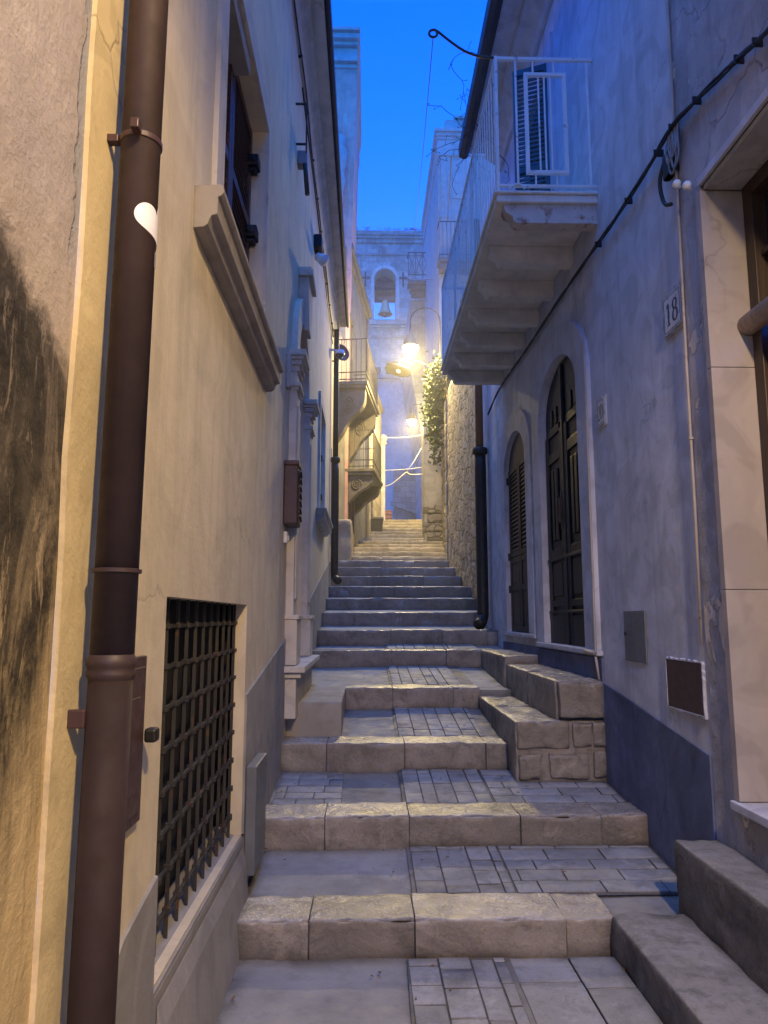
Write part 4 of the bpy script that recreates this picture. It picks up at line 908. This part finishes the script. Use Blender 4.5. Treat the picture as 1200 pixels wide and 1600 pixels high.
# dry creeper over the right eave
vn = MB(); rnd = random.Random(33)
for q in range(10):
    p = Vector((XR-.5+rnd.uniform(-.1,.2), rnd.uniform(8.0,9.0), 7.7)); v = Vector((rnd.uniform(-.5,.1), rnd.uniform(-.4,.2), rnd.choice([1,-.6,-1])*rnd.uniform(.4,.9))); pts = [tuple(p)]
    for k in range(12):
        v = (v + Vector((rnd.gauss(0,.45),rnd.gauss(0,.3),rnd.gauss(0,.4)))*.7).normalized(); p = p+v*.085; pts.append(tuple(p))
    vn.tube(pts, .0035, 4)
    for a in pts[2::2]:
        a = Vector(a); b = a+Vector((rnd.gauss(0,.07),rnd.gauss(0,.05),rnd.gauss(0,.07))); vn.tube([tuple(a),tuple(b)], .003, 3)
        vn.poly([tuple(b), tuple(b+Vector((.018,.006,.012))), tuple(b+Vector((.004,.01,.03)))])
o = vn.build('dry_creeper', M['twig']); tag(o, 'leafless dry creeper tangled over the end of the right eave', 'creeper')

# ------------------------------------------------------------------ upper left houses
HP = thing('pink_palace', 'tall faded pink palace with heavy cornice rising behind the left eave', 'building', (-1.5, 18.4, 3))
m_ = MB(fN(18.4)); m_.prism([(-3.2,3),(-.48,3),(-.47,9),(-.33,15.6),(-.30,16.6),(-3.2,16.6)], 1, -4.5, 0); m_.build('wall', M['pink'], HP)
m_ = MB(fN(18.4)); z = 17.55
for h, e in ((.10,.26),(.16,.20),(.10,.12),(.35,.04),(.12,.10),(.12,.03)):
    m_.prism([(-3.4,z-h),(-.30+e*.35,z-h),(-.30+e*.35,z),(-3.4,z)], 1, -4.6, e*1.6); z -= h
m_.build('cornice', M['pale'], HP, .01)
m_ = MB(fN(18.4)); m_.box(-1.6,-.86,0,.14,12.0,14.6); m_.box(-1.5,-.96,.14,.2,12.2,14.3); m_.box(-1.7,-.80,0,.26,14.6,14.75); m_.box(-1.7,-.84,0,.2,14.76,14.9); m_.build('window_surround', M['pale'], HP, .02)
m_ = MB(); m_.lathe([(.0,-1.6),(.10,-1.55),(.09,-1.2),(.16,-.9),(.11,-.7),(.17,-.45),(.2,-.1),(.12,.1),(.15,.3),(.06,.42),(0,.45)], (-.74,18.28,14.1), 16); m_.build('carved_bracket', M['pale'], HP, smooth=True)
H5 = thing('balcony_house', 'pale old house with two stone balconies on carved consoles, left of the upper steps', 'house', (-.5, 18.5, 3.8))
m_ = MB(f2); wall(m_, 13.3, 18.3, 2, 8.6, [(15.6,16.4,3.2,5.4,0,.2)]); wall(m_, 18.3, 23.0, 2, 11.35, [(18.55,19.35,7.2,9.55,0,.2),(18.6,19.75,3.85,5.0,0,.2),(18.9,19.6,5.45,6.9,0,.2)])
m_.poly([(23,0,2),(23,0,11.35),(23,-4,11.35),(23,-4,2)]); m_.poly([(18.3,0,8.6),(18.3,0,11.35),(18.3,-1,11.35),(18.3,-1,8.6)])
m_.build('wall', M['old_pale'], H5)
m_ = MB(f2); m_.box(18.45,23.1,-.2,.16,11.36,11.5); m_.box(18.45,23.1,-.2,.08,11.2,11.358); m_.build('eave', M['console'], H5, .01)
for (a, b, z0, z1, n_, mt) in ((18.55,19.35,7.2,9.55,'window','shutter_b'),(18.6,19.75,3.85,5.0,'door','door'),(18.9,19.6,5.45,6.9,'window','shutter_b')):
    fr = MB(f2); band(fr, [(a,z0),(a,z1),(b,z1),(b,z0)], [(a-.12,z0),(a-.12,z1+.14),(b+.12,z1+.14),(b+.12,z0)], 0, .06); fr = fr.build(n_, M['console'], H5)
    louvre_leaf(MB(f2), a+.01, (a+b)/2, z0, z1, -.08, rails=((z0+z1)/2,), pitch=.1).build('leaf', M[mt], fr); louvre_leaf(MB(f2), (a+b)/2, b-.01, z0, z1, -.08, rails=((z0+z1)/2,), pitch=.1).build('leaf', M[mt], fr)
    v_ = MB(f2); v_.poly([(a,-.15,z0),(b,-.15,z0),(b,-.15,z1),(a,-.15,z1)]); v_.build('pane', M['void'], fr)
def console(mb, s, w, D, zt, H):
    prof = [(0,zt),(D,zt),(D,zt-.12*H)]
    for k in range(13):
        t = k/12; prof.append((D*(1-t)**1.1*(1+.12*math.sin(t*9)), zt-.12*H-.88*H*(t**.8)))
    prof[-1] = (0, zt-H)
    mb.prism(prof, 0, s, s+w)
    for sd in (s-.012, s+w+.012):
        mb.tube([(sd, D*.42+.20*D*(1-k/30)*math.cos(k*.55), zt-.32*H+.2*H*(1-k/30)*math.sin(k*.55)) for k in range(30)], .018, 5)
def stone_balcony(s0, s1, D, zt, H, hr):
    sl = MB(f2); sl.box(s0,s1,-.02,D,zt-.09,zt); sl.box(s0+.03,s1-.03,-.02,D-.04,zt-.16,zt-.092); sl = sl.build('balcony', M['console'], H5, .015)
    for s in (s0+.12, s1-.42):
        c = MB(f2); console(c, s, .30, D-.08, zt-.162, H); c.build('console', M['console'], sl)
    r = MB(f2)
    for z in (zt+.06, zt+hr*.22, zt+hr):
        r.bar((s0+.05,D-.05,z),(s1-.05,D-.05,z),.022); r.bar((s0+.05,0,z),(s0+.05,D-.05,z),.022); r.bar((s1-.05,0,z),(s1-.05,D-.05,z),.022)
    n = int((s1-s0)/.13)
    for k in range(n+1): s = s0+.05+(s1-s0-.1)*k/n; r.bar((s,D-.05,zt),(s,D-.05,zt+hr),.013)
    for k in range(7): d = (D-.05)*k/6; r.bar((s0+.05,d,zt),(s0+.05,d,zt+hr),.013)
    r.build('railing', M['iron'], sl)
stone_balcony(16.9, 19.6, .76, 7.16, 1.25, 1.05)
stone_balcony(18.4, 20.6, .76, 5.36, .75, 1.0)
H6 = thing('stone_house', 'low ochre stone house lit by the lamps where the alley bends right', 'house', (.2, 25, 4.2))
m_ = MB(f2); wall(m_, 23.0, 27.7, 2.5, 9.45, [(24.2,24.8,4.4,6.4,0,.2)]); m_.poly([(27.7,0,2.5),(27.7,0,9.45),(27.7,-.5,9.45),(27.7,-.5,2.5)]); m_.build('wall', M['far_st'], H6)
m_ = MB(f2); m_.box(22.98,27.8,-.4,.10,9.46,9.56); m_.build('eave', M['console'], H6, .01)
v_ = MB(f2); v_.box(24.2,24.8,-.15,-.1,4.4,6.4); v_.build('door', M['door'], H6)
m_ = MB(f2); m_.tube([(22.85,.06,3.6),(22.85,.06,11.3)], .05, 10); o = m_.build('downpipe', M['pvc'], smooth=True); tag(o, 'pale downpipe at the corner between the balcony house and the ochre house', 'downpipe')
m_ = MB(); m_.rough(-1.1,-.35,17.0,20.4,2.8,3.86,88,.12,.04,.03); o = m_.build('doorstep', M['stone_far'], smooth=True); tag(o, 'raised stone landing before the door under the carved balconies', 'doorstep')
bn = thing('waste_bin', 'dark waste bin standing against the ochre house by the upper steps', 'bin', (.32, 24.6, 4.25))
m_ = MB(); m_.prism([(.10,4.25),(.52,4.25),(.56,4.86),(.06,4.86)], 1, 24.35, 24.8); m_.build('body', M['black'], bn, .03)
m_ = MB(); m_.prism([(24.32,4.862),(24.83,4.862),(24.80,4.91),(24.5,4.95),(24.35,4.90)], 0, .04, .58); m_.build('lid', M['black'], bn, .01)
ps = thing('gate_post', 'thin white post with round cap at the head of the stairs', 'post', (.62, 28, 5.2))
m_ = MB(); m_.box(.56,.72,28,28.16,5.1,8.3); m_.build('shaft', M['cream_trim'], ps, .01)
m_ = MB(); m_.lathe([(0,.0),(.14,0),(.16,.05),(.10,.09),(.15,.16),(.17,.26),(.13,.36),(0,.42)], (.64,28.08,8.3), 16); m_.build('cap', M['cream_trim'], ps, smooth=True)

# ------------------------------------------------------------------ upper right buildings
H7 = thing('corner_house', 'tall pale corner house with pilasters and a small iron balcony behind the white railing', 'building', (3, 22, 4))
m_ = MB(fN(22.05)); m_.box(2.28,6,-6,0,3,16.9); m_.build('wall', M['pale'], H7)
m_ = MB(fN(22.05)); z = 17.4
for h, e in ((.12,.16),(.12,.10),(.10,.05),(.5,.02),(.08,.06)): m_.box(2.28-e*.6,6,-6,.001+e,z-h,z); z -= h
m_.build('cornice', M['pale'], H7, .01)
m_ = MB(fN(22.05)); m_.box(2.36,2.56,0,.07,12.9,16.45); m_.box(2.32,2.60,0,.09,14.3,14.5); m_.box(3.2,3.5,0,.07,12.9,16.45); m_.box(2.75,3.1,0,.03,15.0,15.9); m_.build('pilaster', M['pale'], H7, .01)
m_ = MB(fN(22.05)); m_.box(2.22,3.6,0,.5,12.6,12.75); m_.box(2.27,3.6,0,.4,12.4,12.598); bl = m_.build('balcony', M['console'], H7, .01)
m_ = MB(fN(22.05))
for z in (12.85,13.95): m_.bar((2.25,.46,z),(3.6,.46,z),.025); m_.bar((2.25,0,z),(2.25,.46,z),.025)
for k in range(12): x = 2.25+1.35*k/11; m_.bar((x,.46,12.75),(x,.46,13.95),.014)
m_.build('railing', M['iron'], bl)
m_ = MB(); m_.box(2.6,3.6,22.6,24,17.4,18.2); m_.prism([(22.5,18.2),(24.1,18.2),(24.1,18.35),(22.5,18.3)], 0, 2.9, 4.2); m_.build('chimney', M['pale'], H7, .01)
H8 = thing('corbelled_house', 'old house with corbelled corner and lyre pattern balcony high above the stairs', 'building', (2.6, 27.5, 5))
m_ = MB(fN(27.5)); m_.prism([(2.22,4.5),(6,4.5),(6,16.4),(2.35,16.4),(2.35,14.0),(1.68,14.0),(1.68,11.3),(2.20,7.9)], 1, -5, 0); m_.build('wall', M['church'], H8)
m_ = MB(fN(27.5)); m_.box(1.58,2.75,0,.55,14.42,14.56); m_.box(1.66,2.7,0,.45,14.25,14.418); m_.box(1.72,2.6,0,.3,14.05,14.248); bl = m_.build('balcony', M['console'], H8, .01)
m_ = MB(fN(27.5))
for z in (14.62,14.80,15.72): m_.bar((1.6,.52,z),(2.72,.52,z),.028)
m_.bar((1.6,0,15.72),(1.6,.52,15.72),.028)
for k in range(5):
    x = 1.6+1.12*k/4; m_.bar((x,.52,14.56),(x,.52,15.72),.022)
    if k < 4:
        for sg in (1,-1): m_.tube([(x+.14+sg*.11*math.cos(t*math.pi),.52,14.82+.88*t) for t in [j/10 for j in range(11)]], .012, 5)
m_.build('railing', M['iron'], bl)

# ------------------------------------------------------------------ church tower
CT = thing('church_tower', 'old stone church tower with an arched belfry opening closing the view', 'tower', (1.5, 45, 6))
TA = (.46, 1.84, 20.55, 23.3, .70)
m_ = MB(fN(45)); wall(m_, -3.2, 4.25, 5, 26.2, [(*TA, 1.1),(1.22,1.95,16.85,17.75,0,.5)]); m_.poly([(4.25,0,5),(4.25,0,26.2),(4.25,-6,26.2),(4.25,-6,5)]); m_.poly([(-3.2,0,5),(-3.2,0,26.2),(-3.2,-6,26.2),(-3.2,-6,5)])
m_.build('wall', M['church'], CT)
m_ = MB(fN(51)); wall(m_, -3.2, 4.25, 5, 26.2, [(.3,2.5,22.75,24.6,0,.6)]); m_.build('rear_wall', M['church'], CT)
m_ = MB(fN(45)); m_.poly([(-3.2,-6,26),(4.25,-6,26),(4.25,0,26),(-3.2,0,26)]); m_.poly([(-3.2,-.5,20.4),(4.25,-.5,20.4),(4.25,-6,20.4),(-3.2,-6,20.4)]); m_.build('floor_slab', M['church_d'], CT)
v_ = MB(fN(45)); v_.box(1.22,1.95,-.5,-.45,16.85,17.75); v_.build('window', M['void'], CT)
m_ = MB(fN(45))
for z0, z1, e in ((26.2,26.5,.32),(26.0,26.198,.22),(25.75,25.998,.12),(24.9,25.05,.08),(20.1,20.4,.30),(19.95,20.098,.18),(19.3,19.42,.12),(16.5,16.65,.1)):
    m_.box(-3.2-e*.5, 4.25+e*.3-(.5 if z0 > 26.1 else 0), .001, e, z0, z1)
m_.build('cornice', M['church'], CT, .03)
m_ = MB(fN(45)); band(m_, archpts(*TA,20), archpts(TA[0]-.22,TA[1]+.22,TA[2],TA[3],TA[4]+.22,20), 0, .07); m_.build('arch_band', M['pale'], CT)
for x in (-.12, 2.32):
    m_ = MB(fN(45)); m_.box(x-.05,x+.05,0,.06,22.75,23.75); m_.box(x-.30,x+.30,.0,.07,23.3,23.4); m_.build('anchor_cross', M['black'], CT)
m_ = MB(fN(45)); m_.prism([(1.0+.28*math.cos(a)*(1+.15*math.sin(3*a)), 25.25+.32*math.sin(a)) for a in [k*math.pi/8 for k in range(16)]], 1, 0, .08); m_.build('carved_shield', M['church_d'], CT)
m_ = MB(fN(45)); m_.box(TA[0],TA[1],-.75,-.55,22.9,23.15); m_.build('bell_beam', M['void'], CT)
bl = thing('church_bell', 'green bronze bell hanging in the belfry arch of the tower', 'bell', (1.18, 45.7, 21.2))
m_ = MB(); m_.lathe([(0,.95),(.10,.95),(.20,.88),(.26,.6),(.32,.3),(.45,.06),(.50,0),(.45,.0),(.28,.3),(0,.8)], (1.18,45.6,21.15), 24); m_.build('bronze', M['bronze'], bl, smooth=True)
m_ = MB(); m_.tube([(1.18,45.6,21.9),(1.18,45.6,21.0)], .03, 6); m_.lathe([(0,-.1),(.07,-.06),(.07,.04),(0,.08)], (1.18,45.6,21.0), 10); m_.box(.5,1.8,45.5,45.7,22.08,22.3); m_.build('clapper', M['iron'], bl)
tw = MB(); rnd = random.Random(8)
for k in range(26):
    x = rnd.uniform(-1.2,4.0); z = 26.5
    for j in range(3): tw.tube([(x,44.85,z),(x+rnd.gauss(0,.08),44.85,z+.12),(x+rnd.gauss(0,.16),44.85,z+rnd.uniform(.15,.35))], .012, 3)
o = tw.build('weeds', M['twig']); o['kind'] = 'stuff'; tag(o, 'dry weeds sprouting along the top of the church tower', 'weeds')
CH = thing('side_chapel', 'low pale chapel front with a stone ledge at the foot of the church tower', 'building', (0, 40, 5.5))
m_ = MB(fN(40)); m_.prism([(-4,5),(3.2,5),(3.2,12.4),(1.95,14.9),(1.75,14.9),(-4,14.9)], 1, -4, 0); m_.build('wall', M['pale'], CH)
m_ = MB(fN(40)); m_.box(-4,1.85,0,.25,14.9,15.12); m_.prism([(1.85,14.92),(1.95,15.1),(3.35,12.5),(3.2,12.38)], 1, 0, .2); m_.build('ledge', M['church'], CH, .02)
m_ = MB(fN(36)); m_.prism([(1.35,5.2),(4.5,5.2),(4.5,8.0),(2.7,8.0),(2.6,8.9),(1.35,8.9)], 1, -.5, 0); m_.prism([(1.2,7.1),(4.5,5.9),(4.5,6.1),(1.2,7.3)], 1, 0, .15); o = m_.build('parapet_wall', M['church_d'], None, .02); tag(o, 'dark stone parapet wall across the square at the top of the stairs', 'wall')
m_ = MB(fN(31)); 
for k in range(4): m_.box(.72,1.10,-.3,0,5.35+.2*k,5.53+.2*k)
o = m_.build('brick_pile', M['brick'], None, .01); tag(o, 'stack of orange bricks beside the white post at the stairhead', 'bricks')
m_ = MB(); m_.lathe([(.05,0),(.52,.1),(.62,.35),(.55,.75),(.3,1.0),(0,1.05)], (2.3,34,5.35), 14); o = m_.build('bush', M['leaf'], smooth=True)
bpy.data.objects.remove(o)
bs = MB(); rnd = random.Random(12)
for k in range(500):
    c = Vector((2.35+rnd.gauss(0,.33),33.5+rnd.gauss(0,.2),5.6+abs(rnd.gauss(0,.3)))); l = rnd.uniform(.05,.1); u = Vector((rnd.gauss(0,1),rnd.gauss(0,1),rnd.gauss(0,1))).normalized(); w = u.orthogonal().normalized()
    bs.poly([tuple(c-u*l),tuple(c+w*l*.6),tuple(c+u*l),tuple(c-w*l*.6)])
o = bs.build('low_bush', M['leaf']); tag(o, 'low dark bush before the parapet wall at the stairhead', 'bush')

# ------------------------------------------------------------------ street lamps
WARM = (1.0, .70, .33)
def lamp_light(name, loc, power, parent, spot=None, rad=.12, col=None):
    l = bpy.data.lights.new(name, 'SPOT' if spot else 'POINT'); l.energy = power; l.color = col or WARM; l.shadow_soft_size = rad
    if spot: l.spot_size = R(spot); l.spot_blend = .35
    o = bpy.data.objects.new(name, l); COL.objects.link(o); o.location = loc; adopt(o, parent); return o
def street_lamp(c, base, top, size, label, power, group='lit street lamps on curved arms'):
    """bell lamp hanging from a swan neck; c = centre of the glass, base/top = foot and knee of the tube"""
    t = thing('street_lamp', label, 'street lamp', base, group); c, b, k = Vector(c), Vector(base), Vector(top)
    pts = [b + Vector((.18,0,-.5)), b + Vector((0,0,-.35)), k]
    w = (c-k); w.z = 0; nrm = w.normalized(); rr = w.length/2; m = k + w*.5
    for j in range(1, 13):
        a = math.pi*(1-j/12); pts.append(m + nrm*rr*math.cos(a) + Vector((0,0,rr*.95*math.sin(a))))
    pts.append(Vector((c.x,c.y,c.z+size*1.0)))
    MB().tube([tuple(p) for p in pts], .013, 8).build('arm', M['iron'], t, smooth=True)
    MB().lathe([(.0,1.05),(.10,1.05),(.14,.85),(.22,.75),(.45,.55),(.98,.12),(1.06,.0),(1.0,.0),(.9,.1),(.4,.45),(0,.6)] and [(r*size*.5, h*size) for r, h in [(.0,1.15),(.18,1.12),(.22,.85),(.5,.72),(.8,.45),(1.0,.12),(1.05,.0),(.98,.02),(.75,.40),(.4,.6),(0,.66)]], tuple(c), 24).build('shade', M['lamp_shade'], t, smooth=True)
    MB().lathe([(r*size*.5, h*size) for r, h in [(.92,.03),(.9,-.12),(.78,-.30),(.55,-.44),(.25,-.52),(0,-.54)]], tuple(c), 24).build('glass', M['glow'], t, smooth=True)
    lamp_light('bulb', (c.x, c.y, c.z-size*.75), power, t, None, size*.35, (1.0, .76, .30))
    return t
street_lamp((1.05,17.0,8.06), (1.77,17.0,7.75), (1.77,17.0,8.72), .40, 'nearer of the two lit bell shaped street lamps, over the ivy wall', 1400)
street_lamp((1.57,25.0,8.42), (2.02,25.0,8.55), (2.02,25.0,8.80), .34, 'farther lit bell shaped street lamp, low in front of the chapel', 1100)
t = thing('street_lamp', 'unlit dish shaped lamp on a bent arm below the lit street lamp', 'street lamp', (1.77,17.6,7.7))
MB().tube(spline([(1.86,17.6,7.68),(1.4,17.6,7.88),(1.06,17.6,8.0),(.88,17.6,7.98),(.80,17.6,7.82)],6), .02, 8).build('arm', M['iron'], t, smooth=True)
MB().lathe([(0,.12),(.08,.11),(.12,.06),(.30,.0),(.34,-.03),(.30,-.015),(.1,.03),(0,.05)], (.78,17.6,7.70), 24, (.25,.1,1)).build('shade', M['lamp_shade'], t, smooth=True)
MB().lathe([(0,-.09),(.05,-.07),(.06,0),(0,.05)], (.78,17.6,7.70), 12).build('bulb_glass', M['pale'], t, smooth=True)
# street lamp behind the viewpoint, on the near right house
t = thing('street_lamp', 'lit street lamp on the flaking house above the viewpoint', 'street lamp', (XR,-1.1,5.0))
MB().tube(spline([(XR,-1.1,5.05),(1.5,-1.1,5.22),(1.26,-1.1,5.2),(1.20,-1.1,5.08)],5), .022, 8).build('arm', M['iron'], t, smooth=True)
MB().lathe([(0,.25),(.08,.22),(.22,.1),(.27,0),(.25,.01),(0,.12)], (1.20,-1.1,4.86), 24).build('shade', M['lamp_shade'], t, smooth=True)
MB().lathe([(.1,.04),(.1,-.03),(.06,-.08),(0,-.1)], (1.20,-1.1,4.86), 16).build('glass', M['glow'], t, smooth=True)
lamp_light('bulb', (1.20,-1.1,4.72), 1080, t, 170, .09)
# floodlight of the church, on the chapel ledge
t = thing('floodlight', 'small floodlight on the chapel ledge shining up the church tower', 'floodlight', (0.6,39.9,15.1))
m_ = MB(); m_.box(.42,.78,39.85,40.05,15.3,15.56); m_.box(.5,.7,39.9,40.0,15.12,15.298); m_.build('body', M['black'], t, .02)
l_ = lamp_light('beam', (.6,40.25,15.62), 550, t, 130, .15); l_.data.color = (.75,.95,1.0); l_.rotation_euler = (R(148),0,0)

# ------------------------------------------------------------------ wires across the alley
def wire(pts, r, mat, label): o = MB().tube(pts, r, 6).build('overhead_cable', mat, smooth=True); tag(o, label, 'cable', 'cables strung across the upper alley')
wire(sag((.49,26,8.07),(2.09,26,8.18),.06), .011, M['cable_w'], 'single pale cable strung highest across the upper alley')
wire(sag((.50,26.5,6.95),(2.2,26.5,7.1),.04), .010, M['cable_w'], 'thin pair of pale wires halfway up the stairhead opening')
wire(spline([(.50,26,6.22),(.9,26,6.35),(1.35,26,6.72),(1.45,26,6.78),(1.6,26,6.70),(2.1,26,6.72)],6), .014, M['cable_w'], 'thick white cable drooping lowest in a wave over the stairhead')
wire([(1.44,26,6.78),(1.75,26,7.25),(2.03,26,7.75)], .010, M['cable_w'], 'slanting pale wire holding up the drooping white cable')
wire(spline([(1.50,26.9,14.7),(1.72,26.5,14.35),(2.0,25.5,13.9),(2.3,24.0,13.2)],6), .03, M['cable_g'], 'grey cable looping below the lyre pattern balcony')
rod = thing('curled_iron_rod', 'dark curled iron rod reaching from the balcony corner into the sky', 'rod', (.99,B0,5.97))
cr = [(1.0,5.22,5.975),(.88,5.22,5.985),(.76,5.22,6.03),(.64,5.22,6.12),(.56,5.22,6.19),(.52,5.22,6.215)]
for k in range(11): a = R(80)+k*R(32); cr.append((.515+.032*math.cos(a), 5.22, 6.178+.032*math.sin(a)))
MB().tube(spline(cr, 3), .010, 8).build('rod', M['iron'], rod, smooth=True)
MB().tube(sag((.515,5.22,6.15),(1.7,27.2,16.2),.55,20), .004, 5).build('line', M['cable'], rod)
MB().tube(sag((1.1,8.9,7.6),(2.5,21.9,14.0),.3,12), .008, 5).build('overhead_cable', M['cable']); o = bpy.data.objects[-1] if False else [x for x in COL.objects if x.name.startswith('overhead_cable') and 'label' not in x][0]; tag(o, 'dark wire from the right eave up to the pale corner house', 'cable')

# evening haze hanging in the upper alley
hm = bpy.data.materials.new('evening_haze'); hm.use_nodes = True; hn = hm.node_tree; hn.nodes.remove(hn.nodes['Principled BSDF'])
vs = hn.nodes.new('ShaderNodeVolumeScatter'); vs.inputs['Density'].default_value = HAZE; vs.inputs['Anisotropy'].default_value = .55; vs.inputs['Color'].default_value = (1,.98,.95,1)
hn.links.new(vs.outputs[0], hn.nodes['Material Output'].inputs['Volume'])
hz = MB().box(-9,9,9.5,44.9,1.0,15.0).build('evening_haze', hm); hz['kind'] = 'stuff'; tag(hz, 'faint evening haze glowing round the lit lamps of the upper alley', 'haze')

# ------------------------------------------------------------------ world, sun, camera
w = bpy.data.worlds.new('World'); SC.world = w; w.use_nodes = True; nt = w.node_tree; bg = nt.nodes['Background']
sky = nt.nodes.new('ShaderNodeTexSky'); sky.sky_type = 'NISHITA'; sky.sun_disc = False; sky.sun_elevation = R(2.5); sky.sun_rotation = R(200); sky.ozone_density = 4.0; sky.air_density = 1.0; sky.dust_density = .3
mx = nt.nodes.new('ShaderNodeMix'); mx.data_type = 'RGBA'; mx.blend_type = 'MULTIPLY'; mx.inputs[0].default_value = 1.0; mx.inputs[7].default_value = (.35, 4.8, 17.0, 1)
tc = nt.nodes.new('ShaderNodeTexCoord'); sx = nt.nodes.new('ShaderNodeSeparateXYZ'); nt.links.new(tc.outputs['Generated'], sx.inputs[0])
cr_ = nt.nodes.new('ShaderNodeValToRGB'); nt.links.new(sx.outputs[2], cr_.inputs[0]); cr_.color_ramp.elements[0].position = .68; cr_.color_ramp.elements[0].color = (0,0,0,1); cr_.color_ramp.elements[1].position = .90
zm = nt.nodes.new('ShaderNodeMix'); zm.data_type = 'RGBA'; nt.links.new(cr_.outputs[0], zm.inputs[0]); zm.inputs[6].default_value = (.35, 4.8, 17.0, 1); zm.inputs[7].default_value = (34.0, 56.0, 76.0, 1)  # overhead sky brightened above the view to add ambient light
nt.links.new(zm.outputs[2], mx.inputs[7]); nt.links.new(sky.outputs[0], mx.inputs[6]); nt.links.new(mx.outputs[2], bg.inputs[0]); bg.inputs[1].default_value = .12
sl = bpy.data.lights.new('sun', 'SUN'); sl.energy = .03; sl.angle = R(15); sl.color = (1, .9, .78)
so_ = bpy.data.objects.new('sun', sl); COL.objects.link(so_); so_.rotation_euler = (R(87.5), 0, R(-20)); so_.location = (0,-5,20)
cam = bpy.data.cameras.new('camera'); co = bpy.data.objects.new('camera', cam); COL.objects.link(co)
cam.sensor_fit = 'VERTICAL'; cam.sensor_height = 36; cam.lens = 36*1150/1600; cam.clip_start = .03; cam.clip_end = 1500
co.location = (0, 0, EYE); co.rotation_euler = (R(90+8.165), 0, R(-1.381)); SC.camera = co
SC.view_settings.view_transform = 'Standard'; SC.view_settings.look = 'None'; SC.view_settings.exposure = 0; SC.view_settings.gamma = 1
SC.cycles.use_denoising = True; SC.cycles.max_bounces = 6; SC.cycles.sample_clamp_indirect = 4
